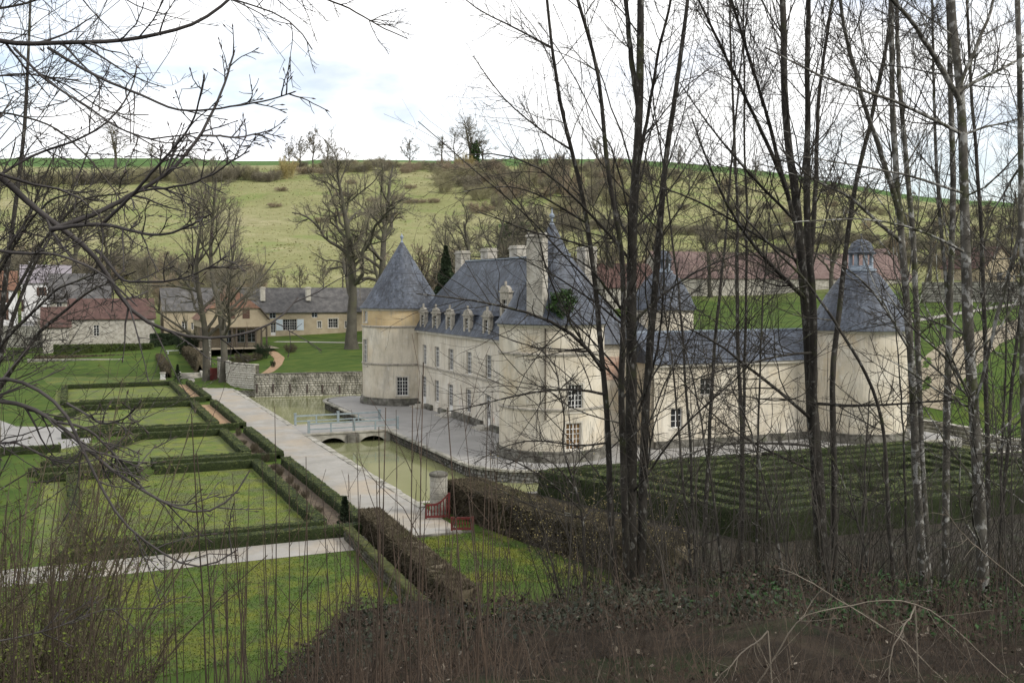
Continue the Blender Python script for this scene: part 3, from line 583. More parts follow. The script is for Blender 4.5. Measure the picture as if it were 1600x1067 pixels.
def cyl_w(px0, px1, y0, y1, c, R, w=None, **kw):
    a0, z1 = on_cyl(px0, y0, *c, R); a1, _ = on_cyl(px1, y0, *c, R); a = (a0 + a1) / 2; pm = (px0 + px1) / 2
    _, zt = on_cyl(pm, y0, *c, R); _, zb = on_cyl(pm, y1, *c, R)
    while a > .5 * math.pi: a -= 2 * math.pi
    return (a, zb, zt, w or abs(a1 - a0) * R, kw)
WK = dict(cols=2, rows=5)
near_wins = [cyl_w(890, 909, 601, 643, NT, NTR, 1.25, pane='glass', surround='stone_pale', **WK), cyl_w(887, 906, 661, 703, NT, NTR, 1.25, pane='warm_glass', surround='stone_pale', **WK),
             cyl_w(784, 794, 581, 637, NT, NTR, 1.15, surround='stone_pale', **WK)]
a, z = on_cyl(862, 554.6, *NT, NTR); _, z2 = on_cyl(862, 641, *NT, NTR)
tower('round_tower', 'cream round tower with tall grey slate cone nearest the camera', *NT, NTR, 10.3, cone_prof(NTR, 10.3, 18.1), near_wins, [z, z2], finial=1.1)
left_wins = [cyl_w(621.5, 636, 589, 618, LT, LTR, 1.25, surround='stone_pale', **WK), cyl_w(568.5, 571.5, 530, 570, LT, LTR, 1.2, surround='stone_pale', **WK), cyl_w(569, 572, 486, 503, LT, LTR, 1.0, surround='stone_pale', **WK)]
_, za = on_cyl(617, 511, *LT, LTR); _, zb = on_cyl(617, 570, *LT, LTR)
tower('round_tower', 'round tower with blue-grey slate cone and ochre band beside the lawn', *LT, LTR, 10.75, cone_prof(LTR, 10.75, 18.3), left_wins, [za, zb], ochre_top=za, finial=.9)
def bell_prof(R, z0, z1, rl): return [(R - .1, z0 - .02), (R + .45, z0 - .05), (R + .45, z0 + .04), (R + .12, z0 + .55), (R - .35, z0 + 1.6), (R - 1.0, z0 + 2.8), (R - 1.75, z0 + 3.9), (rl + .55, z0 + (z1 - z0) * .93), (rl + .1, z1)]
BT, BTR = (62.75, 69.6), 3.95
FT, FTR = (68.9, 111.9), 3.9
tower('bell_tower', 'round tower with bell-shaped slate roof and open lantern at gallery end', *BT, BTR, 9.45, bell_prof(BTR, 9.45, 14.5, 1.0), [], [], mat='plaster', lantern=(14.5, 15.9, 17.2, 1.05))
tower('bell_tower', 'farther round tower with bell-shaped slate roof and lantern behind the tree stems', *FT, FTR, 10.3, bell_prof(FTR, 10.3, 15.0, 1.0), [], [], mat='plaster', lantern=(15.0, 16.5, 17.8, 1.05))

# main range
FX = 35.15; MAIN = empty('main_range', (FX, 92, 0), 'long cream main range with slate roof, dormers and two rows of windows', 'building')
up = [(106.45, 105.15), (102.38, 100.97), (98.07, 96.68), (92.95, 91.6), (87.9, 86.54)]
lo = [(106.79, 105.29, .35, 3.4, 1), (102.42, 101.11, 1.05, 3.3, 0), (98.33, 96.85, .35, 3.25, 1), (93.13, 91.78, .95, 3.2, 0), (88.02, 86.7, .2, 3.1, 1)]
ops = [(b, a, 4.68, 6.85) for a, b in up] + [(b, a, z0, z1) for a, b, z0, z1, _ in lo]
holed(lambda s, z, i: (FX + i, s, z), 74.75, 110.5, 0, 8.3, ops, 40, .24).build('wall', M['plaster_facade'], MAIN)
MB().box(FX + .9, 43.0, 74.7, 110.5, 0, 8.28).build('rear_wall', M['plaster'], MAIN)
MB().box(38.6, 42.2, 74.63, 74.7, 5.4, 7.3).build('brick_patch', M['brick'], MAIN)
for a, b in up: window(MAIN, (FX + .22, (a + b) / 2, 4.68), (0, -1), a - b, 2.17, 2, 5, surround='stone_pale')
for a, b, z0, z1, dr in lo: window(MAIN, (FX + .22, (a + b) / 2, z0), (0, -1), a - b, z1 - z0, 2, 5 if not dr else 6, surround='stone_pale', door=bool(dr))
MB().box(FX - .12, FX + .1, 75.5, 108.4, 4.42, 4.58).build('string_course', M['string'], MAIN)
MB().box(FX - .3, FX + .2, 75, 109.2, 8.12, 8.36).build('cornice', M['stone_pale'], MAIN)
for y0, y1, hgt in ((74.9, 86.2, .55), (88.5, 91.2, .62), (91.5, 96.4, .68), (98.7, 100.6, .55), (103, 105, .55), (107.2, 108.5, .5)):
    MB().box(FX - .35, FX, y0, y1, 0, hgt).build('plinth', M['stone_dark'], MAIN, bevel=.03)
for y in (106.04, 97.6, 87.36):
    MB().box(FX - 1.3, FX + .02, y - 1.15, y + 1.15, 0, .16).box(FX - .75, FX + .02, y - .95, y + .95, .16, .32).build('doorstep', M['stone'], MAIN)
def hip(m, x0, x1, y0, y1, z0, rx, ry0, ry1, z1):
    m.face([(x0, y1, z0), (x0, y0, z0), (rx, ry0, z1), (rx, ry1, z1)]); m.face([(x1, y0, z0), (x1, y1, z0), (rx, ry1, z1), (rx, ry0, z1)])
    m.face([(x0, y0, z0), (x1, y0, z0), (rx, ry0, z1)]); m.face([(x1, y1, z0), (x0, y1, z0), (rx, ry1, z1)]); m.face([(x0, y0, z0), (x0, y1, z0), (x1, y1, z0), (x1, y0, z0)])
    return m
roof = hip(MB(), 34.7, 43.4, 74.2, 111.0, 8.37, 39.05, 78.4, 103.4, 15.85).build('roof', M['slate'], MAIN)
MB().box(38.93, 39.17, 78.4, 103.4, 15.8, 15.95).build('ridge_cap', M['lead'], roof)
def dormer(y, x, z, w, h, top, winh):
    """stone dormer facing -x with a curved pediment, and its small slate roof running back"""
    m = MB().box(x, x + .35, y - w/2, y - w*.27, z, z + h).box(x, x + .35, y + w*.27, y + w/2, z, z + h).box(x, x + .35, y - w*.27, y + w*.27, z, z + .35).box(x, x + .35, y - w*.27, y + w*.27, z + .35 + winh, z + h)
    m.box(x - .1, x + .37, y - w*.58, y + w*.58, z + h, z + h + .14)
    n = 8; arcp = [(y - w*.5 * math.cos(math.pi * k / n), z + h + .14 + top * math.sin(math.pi * k / n)) for k in range(n + 1)]
    i = len(m.v)
    for xx in (x, x + .3):
        for q in arcp: m.v.append((xx, q[0], q[1]))
    m.f.append(tuple(i + k for k in reversed(range(n + 1)))); m.f.append(tuple(i + n + 1 + k for k in range(n + 1)))
    for k in range(n): m.f.append((i + k, i + k + 1, i + n + 2 + k, i + n + 1 + k))
    m.box(x + .06, x + .22, y - .09, y + .09, z + h + .14 + top, z + h + .5 + top)
    d = m.build('dormer', M['string'], MAIN)
    for sg in (-1, 1): MB().box(x + .36, x + 2.6, y + sg*w*.44 - .03, y + sg*w*.44 + .03, z, z + h).build('cheek', M['slate'], d)
    MB().face([(x + .36, y - w*.52, z + h + .1), (x + 4, y - w*.52, z + h + .1), (x + 4, y, z + h + top + .1), (x + .36, y, z + h + top + .1)]).face([(x + 4, y + w*.52, z + h + .1), (x + .36, y + w*.52, z + h + .1), (x + .36, y, z + h + top + .1), (x + 4, y, z + h + top + .1)]).build('dormer_roof', M['slate'], d)
    mm = MB(); mm.face([(x + .2, y + w*.27, z + .35), (x + .2, y - w*.27, z + .35), (x + .2, y - w*.27, z + .35 + winh), (x + .2, y + w*.27, z + .35 + winh)]); mm.build('pane', M['glass'], d)
    bb = MB().box(x + .14, x + .18, y - .03, y + .03, z + .35, z + .35 + winh)
    for k in range(1, 4): bb.box(x + .15, x + .185, y - w*.27, y + w*.27, z + .35 + winh * k / 4 - .02, z + .35 + winh * k / 4 + .02)
    bb.build('glazing_bars', M['white_paint'], d)
for (a, b) in up: dormer((a + b) / 2 + .1, 34.95, 8.42, 1.8, 1.9, .48, 1.3)
dormer(84.4, 35.55, 9.9, 2.1, 2.7, .5, 1.7)
def chimney(parent, cx, cy, sx, sy, z0, z1, mat='stone_pale'):
    MB().box(cx - sx, cx + sx, cy - sy, cy + sy, z0, z1 - .35).box(cx - sx - .1, cx + sx + .1, cy - sy - .1, cy + sy + .1, z1 - .35, z1 - .2).box(cx - sx, cx + sx, cy - sy, cy + sy, z1 - .2, z1).build('chimney', M[mat], parent, bevel=.03)
_c, _ax, _ay = (32.05, 69.75), (.66, -.75), (.75, .66)
MB().obox(_c, _ax, _ay, .66, .5, 9.4, 16.75).obox(_c, _ax, _ay, .74, .58, 16.75, 16.92).obox(_c, _ax, _ay, .66, .5, 16.92, 17.1).build('chimney', M['stone'], MAIN, bevel=.03)
for y in (109.6, 101.6, 93.8): chimney(MAIN, 41.0, y, .55, 1.0, 9, 17.2, 'stone')
chimney(MAIN, 41.8, 80.5, .6, .8, 9, 16.6, 'stone')
for z0, zz in ((0, 0),):
    MB().bar((32.2, 68.62, 3.2), (32.2, 68.62, 10.0), .05, 6).build('downpipe', M['timber'], MAIN)
# gallery wing
GAL = empty('gallery_wing', (52, 71, 0), 'low gallery wing with long slate roof between cream towers', 'building')
gops = [(44.6, 45.7, 1.6, 3.2), (47.4, 48.5, 4.2, 5.6)]
holed(lambda s, z, i: (s, 71 + i, z), 43.0, 60.5, 0, 6.9, gops, 40, .24).build('wall', M['plaster'], GAL)
for (a, b, c, d) in gops: window(GAL, ((a + b) / 2, 71.22, c), (1, 0), b - a, d - c, 1, 3, surround='stone_pale')
MB().box(43.1, 64, 71.6, 78, 0, 6.88).build('rear_wall', M['plaster'], GAL)
gr = MB(); gr.face([(42.9, 70.6, 6.85), (60.0, 70.6, 6.85), (60.0, 74.7, 9.3), (42.9, 74.7, 9.3)]); gr.face([(64, 78.4, 6.85), (42.9, 78.4, 6.85), (42.9, 74.7, 9.3), (64, 74.7, 9.3)]); gr.face([(42.9, 70.6, 6.85), (42.9, 74.7, 9.3), (42.9, 78.4, 6.85)]); gr.face([(60.0, 70.6, 6.85), (62.5, 72.2, 7.3), (64, 74.7, 9.3), (60.0, 74.7, 9.3)])
gr.face([(42.9, 70.6, 6.84), (42.9, 78.4, 6.84), (64, 78.4, 6.84), (60, 70.6, 6.84)])
gr_o = gr.build('roof', M['slate'], GAL); MB().box(42.9, 64, 74.58, 74.82, 9.22, 9.38).build('ridge_cap', M['lead'], gr_o)
MB().box(43, 60.6, 70.72, 71.0, 6.6, 6.83).build('cornice', M['stone_pale'], GAL); MB().box(43, 60.6, 70.7, 71.0, 0, .6).build('plinth', M['stone_dark'], GAL)
FW = empty('far_wing', (55, 112, 0), 'far wing of the château mostly hidden behind the main range roof', 'building')
MB().box(43.2, 66, 109, 115, 0, 6.9).build('wall', M['plaster'], FW)
hip_f = MB(); hip_f.face([(43.2, 108.6, 6.92), (66, 108.6, 6.92), (66, 112, 9.4), (43.2, 112, 9.4)]); hip_f.face([(66, 115.4, 6.92), (43.2, 115.4, 6.92), (43.2, 112, 9.4), (66, 112, 9.4)]); hip_f.face([(43.2, 108.6, 6.91), (43.2, 115.4, 6.91), (66, 115.4, 6.91), (66, 108.6, 6.91)]); hip_f.build('roof', M['slate'], FW)

# ------------------------------------------------------------------ bridge, gate, pillar
def bridge():
    th = empty('stone_bridge', (23.3, 93.4, 0), 'low stone bridge with two arches and blue-grey railings over the moat', 'bridge')
    y0, y1 = 90.3, 96.6; x0, x1 = 19.0, 27.2
    MB().box(x0 - .15, x1 + .2, y0 + .02, y1 - .02, -.18, .02).build('deck', M['gravel_terrace'], th)
    for yy, nm in ((y0, 'near'), (y1, 'far')):
        m = MB(); n = 10; arches = [(20.0, 22.6), (23.7, 26.3)]
        def archz(x):
            for a, b in arches:
                if a < x < b: return -1.3 + .86 * math.sqrt(max(0, 1 - ((x - (a + b) / 2) / ((b - a) / 2))**2))
            return -1.5
        xs = sorted(set([x0, x1] + [a + (b - a) * k / 14 for a, b in arches for k in range(15)]))
        s = -1 if yy == y0 else 1
        for a, b in zip(xs[:-1], xs[1:]):
            za, zb = archz(a + 1e-4), archz(b - 1e-4)
            q = [(a, yy, za), (b, yy, zb), (b, yy, .03), (a, yy, .03)]; r = [(p[0], yy - s * .5, p[2]) for p in q]
            m.face(q if s < 0 else q[::-1]); m.face([q[0], r[0], r[1], q[1]]); m.face([q[3], q[2], r[2], r[3]]); m.face(r[::-1] if s < 0 else r)
        m.build('parapet_wall', M['stone'], th)
        MB().box(x0 - .1, x1 + .1, yy - .12 if s < 0 else yy - .25, yy + .25 if s < 0 else yy + .12, -.06, .09).build('coping', M['stone'], th)
    MB().box(22.6, 23.7, y0 - .25, y1 + .25, -1.5, -.2).build('pier', M['stone_dark'], th)
    for yy in (y0 + .15, y1 - .15):
        for x, big in ((19.2, 1), (21.2, 0), (23.3, 1), (25.3, 0), (27.4, 1)):
            if big: MB().box(x - .10, x + .10, yy - .10, yy + .10, .05, 1.12).box(x - .13, x + .13, yy - .13, yy + .13, 1.12, 1.2).build('railing_post', M['blue_paint'], th)
            else: MB().box(x - .06, x + .06, yy - .06, yy + .06, .05, .92).build('railing_post', M['blue_paint'], th)
        for z, t in ((.92, .07), (.42, .05)): MB().box(19.1, 27.5, yy - .05, yy + .05, z - t, z + t).build('rail', M['blue_paint'], th)
bridge()
def pillar():
    th = empty('gate_pillar', (19.05, 54.9, 0), 'weathered round stone gate pillar beside the red gate', 'pillar')
    rng = np.random.RandomState(2); z = 0; prof = [(.52, 0)]
    while z < 2.05:
        h = rng.uniform(.28, .42); prof += [(.5, z + .02), (.5 + rng.uniform(-.015, .02), z + h - .03), (.475, z + h - .01)]; z += h
    MB().lathe(19.05, 54.9, prof + [(.46, z)], 20).build('shaft', M['wall_stones'], th)
    MB().lathe(19.05, 54.9, [(.53, z - .02), (.55, z + .08), (.5, z + .16), (.3, z + .23), (.1, z + .25)], 20).build('cap', M['stone_dark'], th, smooth=True)
pillar()
def gate(name, label, p0, p1, h0, h1):
    p0 = np.array(p0, float); p1 = np.array(p1, float); L_ = np.linalg.norm(p1 - p0); t = (p1 - p0) / L_; n = np.array((-t[1], t[0])); th = empty(name, (p0[0], p0[1], 0), label, 'gate')
    at = lambda s: p0 + t * s
    MB().obox(at(.05), t, n, .05, .05, .08, h0).build('stile', M['red_paint'], th); MB().obox(at(L_ - .05), t, n, .06, .06, .05, h1).build('stile', M['red_paint'], th)
    MB().obox(at(L_ / 2), t, n, L_ / 2 - .05, .035, .12, .24).build('bottom_rail', M['red_paint'], th)
    m = MB(); N = 10; hs = [h0 + (h1 - h0) * max(0, (k / N - .35) / .65)**1.7 for k in range(N + 1)]
    for k in range(N):
        a, b = at(.1 + (L_ - .2) * k / N), at(.1 + (L_ - .2) * (k + 1) / N); i = len(m.v)
        for q, hh in ((a, hs[k]), (b, hs[k + 1])):
            for o in (-.035, .035):
                for dz in (-.13, -.01): m.v.append((q[0] + n[0] * o, q[1] + n[1] * o, hh + dz))
        for q in ((0, 4, 5, 1), (2, 3, 7, 6), (1, 5, 7, 3), (0, 2, 6, 4)): m.f.append(tuple(i + c for c in q))
    m.build('top_rail', M['red_paint'], th)
    nb = 7
    for k in range(nb):
        s = .1 + (L_ - .2) * (k + .5) / nb; q = at(s); hh = np.interp((s - .1) / (L_ - .2) * N, range(N + 1), hs) - .12
        prof = [(.03, .24), (.036, .3), (.02, .36), (.05, .24 + (hh - .24) * .35), (.052, .24 + (hh - .24) * .5), (.02, .24 + (hh - .24) * .75), (.036, hh - .08), (.03, hh)]
        MB().lathe(q[0], q[1], prof, 8).build('baluster', M['red_paint'], th, smooth=True)
gate('garden_gate', 'open dark red gate leaf with curved top against the stone pillar', (18.0, 54.2), (19.35, 53.85), .92, 1.5)
gate('garden_gate', 'lower dark red balustered gate leaf half hidden by the hedge', (18.35, 50.95), (19.5, 50.5), .82, .83)
MB().box(14.6, 19.4, 50.42, 50.6, 0, .1).build('threshold', M['stone_dark']).__setitem__('kind', 'structure')

# ------------------------------------------------------------------ hedges
def hedge_mesh(name, path, w, h, mat, parent, rng, res=.22, jit=.035, z0=0.0):
    """clipped hedge swept along a 2-D polyline, mitred at the bends"""
    path = np.array(path, float); segs = []
    L_ = np.concatenate([[0], np.cumsum(np.linalg.norm(np.diff(path, axis=0), axis=1))]); n = max(2, int(L_[-1] / res))
    s = np.unique(np.concatenate([np.linspace(0, L_[-1], n), L_])); P = np.stack([np.interp(s, L_, path[:, k]) for k in (0, 1)], -1)
    dseg = np.diff(path, axis=0); dseg /= np.linalg.norm(dseg, axis=1)[:, None]; Ns = np.stack([-dseg[:, 1], dseg[:, 0]], -1); N = np.zeros_like(P)
    for k, v in enumerate(s):
        j = np.where(np.abs(L_ - v) < 1e-6)[0]
        if len(j) and 0 < j[0] < len(path) - 1:
            q = Ns[j[0] - 1] + Ns[j[0]]; N[k] = q / max(.4, (q @ Ns[j[0]]))
        else: N[k] = Ns[min(np.searchsorted(L_, v + 1e-6) - 1, len(Ns) - 1)]
    prof = []
    nz_ = max(2, int(h / res)); nx_ = max(2, int(w / res))
    for k in range(nz_ + 1): prof.append((-.5, k / nz_))
    for k in range(1, nx_): prof.append((-.5 + k / nx_, 1))
    for k in range(nz_ + 1): prof.append((.5, 1 - k / nz_))
    prof = np.array(prof); m = len(prof); taper = 1 - .06 * prof[:, 1]
    V = np.zeros((len(P), m, 3)); off = prof[:, 0] * w * taper
    V[:, :, :2] = P[:, None, :] + N[:, None, :] * off[None, :, None]; V[:, :, 2] = z0 + prof[None, :, 1] * h
    nrm = np.zeros((m, 3)); J = rng.uniform(-jit, jit, V.shape); low = 1 + .4 * np.sin(s * 1.7 + rng.uniform(0, 6))[:, None, None]
    J[:, prof[:, 1] == 0, 2] = 0; V += J * low
    i = np.arange(len(P) * m).reshape(len(P), m); Q = np.stack([i[:-1, :-1], i[:-1, 1:], i[1:, 1:], i[1:, :-1]], -1).reshape(-1, 4)
    b = np.array(BASE[parent.name]); V = V.reshape(-1, 3)
    # end caps
    Vc = list(V); T = []
    for e, flip in ((0, False), (len(P) - 1, True)):
        c = V.reshape(len(P), m, 3)[e].mean(0); ci = len(Vc); Vc.append(c)
        for k in range(m - 1): T.append((ci, i[e, k + 1], i[e, k]) if not flip else (ci, i[e, k], i[e, k + 1]))
    return link_mesh(name, np_mesh(name, np.array(Vc) - b, Q, False, np.array(T)), parent, mat)
RNG = np.random.RandomState(21)
hedge_mesh('moss_cap', [(12.93, 51.6), (12.53, 37.0)], .5, .09, M['moss'], GW, RNG, .12, .035, z0=.56)
def tufts(parent, path, w, h, n, size, mat, rng, name='leaf_tufts', top=.5, z0=0, flatleaf=False):
    """loose sprigs standing proud of a hedge's faces"""
    path = np.array(path, float); L_ = np.concatenate([[0], np.cumsum(np.linalg.norm(np.diff(path, axis=0), axis=1))]); s = rng.uniform(0, L_[-1], n)
    P = np.stack([np.interp(s, L_, path[:, k]) for k in (0, 1)], -1); j = np.clip(np.searchsorted(L_, s) - 1, 0, len(path) - 2); d = np.diff(path, axis=0)[j]; d /= np.linalg.norm(d, axis=1)[:, None]; nr = np.stack([-d[:, 1], d[:, 0]], -1)
    on_top = rng.rand(n) < top; side = np.where(rng.rand(n) < .5, -.5, .5); o = np.where(on_top, rng.uniform(-.5, .5, n), side) * w; z = np.where(on_top, h, rng.uniform(0, 1, n) * h)
    C = np.concatenate([P + nr * o[:, None], (z + z0)[:, None]], 1)
    out = np.concatenate([nr * np.where(on_top, 0, np.sign(side))[:, None], np.where(on_top, 1., .25)[:, None]], 1) + rng.normal(0, .5, (n, 3))
    out /= np.linalg.norm(out, axis=1)[:, None]; q = np.cross(out, rng.normal(0, 1, (n, 3))); q /= np.linalg.norm(q, axis=1)[:, None]
    if flatleaf:
        a = rng.uniform(0, 6.28, n); out = np.stack([np.cos(a), np.sin(a), rng.normal(.1, .3, n)], -1); q = np.stack([-np.sin(a), np.cos(a), rng.normal(0, .3, n)], -1); C[:, 2] += rng.uniform(-.02, .03, n)
    sz = size * rng.uniform(.5, 1.4, n)[:, None]; V = np.stack([C - out * sz * .4 - q * sz * .28, C - out * sz * .4 + q * sz * .28, C + out * sz], 1)
    o_ = link_mesh(name, np_mesh(name, V.reshape(-1, 3) - np.array(BASE[parent.name]), None, False, np.arange(n * 3).reshape(n, 3)), parent, mat); o_['kind'] = 'stuff'; return o_
PART = [(52.1, 75.2, 'nearest', 0.4), (77.5, 93.0, 'second', 0.2), (95.8, 117.2, 'third', .6), (120.9, 143.4, 'farthest', .6)]
for k, (y0, y1, nm, xl) in enumerate(PART):
    th = empty('parterre_hedge', (7, y0, 0), f'clipped box hedges enclosing the {nm} lawn panel of the parterre', 'hedge', 'box hedges of the parterre')
    hh, ww = .56, .70
    rows = [[(xl, y0 + 1.8), (12.25, y0 + 1.8)], [(-1.0, y0 + .35), (13.95, y0 + .35)], [(12.1, y0 + 2.1), (12.1, y1 - .35)], [(14.3, y0 + .7), (14.3, y1 + .45)]]
    if k == 0: rows += [[(5.1, y1), (12.3, y1)], [(-2.5, y1 - .2), (4.2, y1)], [(xl - .3, y0 + 2.06), (xl - .6, y1 - 1)]]
    elif k == 1: rows[0] = [(5.1, y0 + 1.2), (12.25, y0 + 1.2)]; rows[1] = [(5.1, y0 + .05), (13.95, y0 + .05)]; rows += [[(-3, y0 + .2), (4.2, y0 + .05)], [(-2, 80), (3.5, 89.4), (5, y1), (12.3, y1)], [(-6, 88.6), (-1, 88.6)]]
    elif k == 2: rows += [[(1.0, y1), (12.3, y1)], [(.4, y0 + 2.06), (3.4, 100.5)], [(xl, y1 - .3), (-1.5, 108)]]
    else: rows += [[(-1.0, y1), (12.3, y1)], [(-1.0, y0 + 2.06), (-1.0, y1 - .3)]]
    for r in rows:
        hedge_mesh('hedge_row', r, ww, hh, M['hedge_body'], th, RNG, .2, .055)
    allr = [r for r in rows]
    for r in allr: tufts(th, r, ww, hh, int((330, 250, 170, 130)[k] * math.dist(r[0], r[-1])), (.06, .07, .09, .10)[k], M['hedge_leaf'], RNG, top=.72, flatleaf=True)  # pale leaves mostly on top, leaving the shade-coloured sides barer
# maze
def maze():
    th = empty('hedge_maze', (40, 50, 0), 'large clipped hedge maze with parallel rows below the gallery wing', 'hedge maze')
    rng = np.random.RandomState(4)
    def lx(y): return 26.9 + (59.2 - y) * .33
    rows = []
    for k, ins in enumerate(np.arange(0, 8.2, 1.65)):
        yb, yf, x0b, x0f, xr = 58.3 - ins, 42.6 + ins, lx(58.3 - ins) + ins * 1.15, lx(42.6 + ins) + ins * 1.15, 58 - ins * 1.2
        gap = rng.uniform(6, 20); g2 = rng.uniform(8, 22)
        rows.append([(x0b + 0, yb), (x0f, yf), (x0f + gap, yf)]) if k else rows.append([(x0b, yb), (x0f, yf), (xr, yf)])
        if k: rows.append([(x0f + gap + 1.5, yf), (xr, yf)])
        rows.append([(x0b + .5, yb), (x0b + g2, yb)]); rows.append([(x0b + g2 + 1.5, yb), (xr, yb)]); rows.append([(xr + .4, yf), (xr + .4, yb)])
        if k > 0:
            for q in rng.uniform(x0f + 2, xr - 2, 3): rows.append([(q, yf - 1.25), (q, yf - .4)])
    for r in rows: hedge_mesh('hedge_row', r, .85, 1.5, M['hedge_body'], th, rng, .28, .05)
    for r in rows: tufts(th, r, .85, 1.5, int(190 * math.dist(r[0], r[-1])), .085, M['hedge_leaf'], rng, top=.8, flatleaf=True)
maze()
# beech hedges by the gate
def beech(name, label, path, w, h, n, mat='beech', tmat='beech', sz=.28):
    th = empty(name, (path[0][0], path[0][1], 0), label, 'hedge'); rng = np.random.RandomState(len(label))
    hedge_mesh('hedge_body', path, w * .86, h * .93, M[mat], th, rng, .25, .10); tufts(th, path, w * .9, h * .94, n, sz, M[tmat], rng, 'hedge_twigs', .45); return th
beech('beech_hedge', 'rounded brown beech hedge running down from the end of the path', [(14.5, 53.2), (14.25, 46), (14.0, 37.5)], 1.25, 1.2, 26000, sz=.13)
beech('beech_hedge', 'big shaggy brown hedge beside the gate pillar and moat', [(20.9, 56.2), (21.7, 50), (23.0, 43.5), (24.6, 38)], 2.5, 1.85, 46000, sz=.15)
beech('garden_hedge', 'brown hedge receding toward the white bench in the far garden', [(12.6, 156), (13.6, 185)], 1.0, 1.7, 3000, sz=.3)
beech('garden_hedge', 'dark clipped hedge in front of the red-roofed stone building', [(13.6, 197), (-3.0, 199)], 1.6, 2.9, 5000, mat='hedge', tmat='hedge', sz=.3)
beech('garden_hedge', 'low brown clipped hedge behind the far low stone wall', [(13.0, 190), (-6, 193)], 1.0, 1.3, 3000, sz=.3)
beech('garden_hedge', 'tall dark green hedge screen at the end of the stone building', [(13.4, 200), (18.4, 202)], 1.2, 4.6, 3000, mat='conifer', tmat='conifer', sz=.3)
beech('garden_hedge', 'brown hedge beside the bench lawn in front of trunks', [(18.0, 186), (17.6, 160)], 1.2, 3.0, 4000, sz=.35)
beech('garden_hedge', 'low dark hedge in the bed below the timber-posted house', [(22.5, 158), (30.5, 158)], 1.4, .9, 2500, mat='hedge', tmat='hedge', sz=.3)

# ------------------------------------------------------------------ houses
def house(name, label, x0, x1, y0, dep, zb, ze, zr, wall, roofm, wins=(), chims=(), gable='x', ov=.35, extra_gable=None):
    """front on y=y0 looking to -y; wins: (x, z, w, h, kwargs)"""
    th = empty(name, (x0, y0, zb), label, 'house')
    ops = [(x - w / 2, x + w / 2, z, z + h) for x, z, w, h, _ in wins]
    holed(lambda s, z, i: (s, y0 + i, z), x0, x1, zb - 1.5, ze, ops, 60, .22).build('wall', M[wall], th)
    m = MB(); m.face([(x0, y0 + .9 if False else y0, zb - 1.5), (x0, y0, ze), (x0, y0 + dep, ze), (x0, y0 + dep, zb - 1.5)]); m.face([(x1, y0, zb - 1.5), (x1, y0 + dep, zb - 1.5), (x1, y0 + dep, ze), (x1, y0, ze)]); m.face([(x0, y0 + dep, zb - 1.5), (x0, y0 + dep, ze), (x1, y0 + dep, ze), (x1, y0 + dep, zb - 1.5)])
    ym, xm = y0 + dep / 2, (x0 + x1) / 2
    if gable == 'x': m.face([(x0, y0, ze), (x0, ym, zr - .1), (x0, y0 + dep, ze)]); m.face([(x1, y0, ze), (x1, y0 + dep, ze), (x1, ym, zr - .1)])
    elif gable == 'y': m.face([(x0, y0, ze), (x1, y0, ze), (xm, y0, zr - .1)]); m.face([(x0, y0 + dep, ze), (xm, y0 + dep, zr - .1), (x1, y0 + dep, ze)])
    m.build('side_wall', M[wall], th)
    r = MB(); t = .16
    def sl(q):
        r.face(q); r.face([(a, b, c - t) for a, b, c in q][::-1])
        for k in range(4): a, b = q[k], q[(k + 1) % 4]; r.face([a, (a[0], a[1], a[2] - t), (b[0], b[1], b[2] - t), b])
    if gable == 'x':
        k = (zr - ze) / (dep / 2) * ov
        sl([(x0 - ov, y0 - ov, ze - k + t), (x1 + ov, y0 - ov, ze - k + t), (x1 + ov, ym, zr + t), (x0 - ov, ym, zr + t)]); sl([(x1 + ov, y0 + dep + ov, ze - k + t), (x0 - ov, y0 + dep + ov, ze - k + t), (x0 - ov, ym + .002, zr + t), (x1 + ov, ym + .002, zr + t)])
    else:
        k = (zr - ze) / ((x1 - x0) / 2) * ov
        sl([(x0 - ov, y0 + dep + ov, ze - k + t), (x0 - ov, y0 - ov, ze - k + t), (xm, y0 - ov, zr + t), (xm, y0 + dep + ov, zr + t)]); sl([(x1 + ov, y0 - ov, ze - k + t), (x1 + ov, y0 + dep + ov, ze - k + t), (xm + .002, y0 + dep + ov, zr + t), (xm + .002, y0 - ov, zr + t)])
    r.build('roof', M[roofm], th)
    for x, z, w, h, kw in wins:
        kw = dict(kw); sh = kw.pop('shutters', None)
        wn_ = window(th, (x, y0 + .2, z), (1, 0), w, h, **kw)
        if sh:
            for s in (-1, 1): MB().box(x + s * (w * .75) - w * .24, x + s * (w * .75) + w * .24, y0 - .06, y0 - .005, z, z + h).build('shutter', M[sh], wn_)
    for (cx, cy, sx, sy, z0, z1, cm) in chims: chimney(th, cx, cy, sx, sy, z0, z1, cm)
    return th
def wpx(y0, px0, py0, px1, py1, **kw):
    xa, zt = onY(px0, py0, y0); xb, zb = onY(px1, py1, y0); return ((xa + xb) / 2, zb, xb - xa, zt - zb, kw)
K2 = dict(cols=1, rows=3)
y0 = 206
lw = [wpx(y0, 421, 488, 431, 497.5, bars='shutter_blue', cols=1, rows=2), wpx(y0, 442, 499, 464, 516, cols=3, rows=4, arch=False, shutters='shutter_blue'), wpx(y0, 487, 488, 496, 496, bars='shutter_blue', cols=1, rows=2),
      wpx(y0, 496, 502, 502, 512, surround='stone_pale', **K2), wpx(y0, 513, 498, 528, 512, cols=2, rows=3, surround='stone_pale'), wpx(y0, 539, 502, 545, 512, surround='stone_pale', **K2), wpx(y0, 423, 505, 431, 524, cols=1, rows=4, door=True)]
x_a, x_b = onY(340, 500, y0)[0], onY(600, 500, y0)[0]
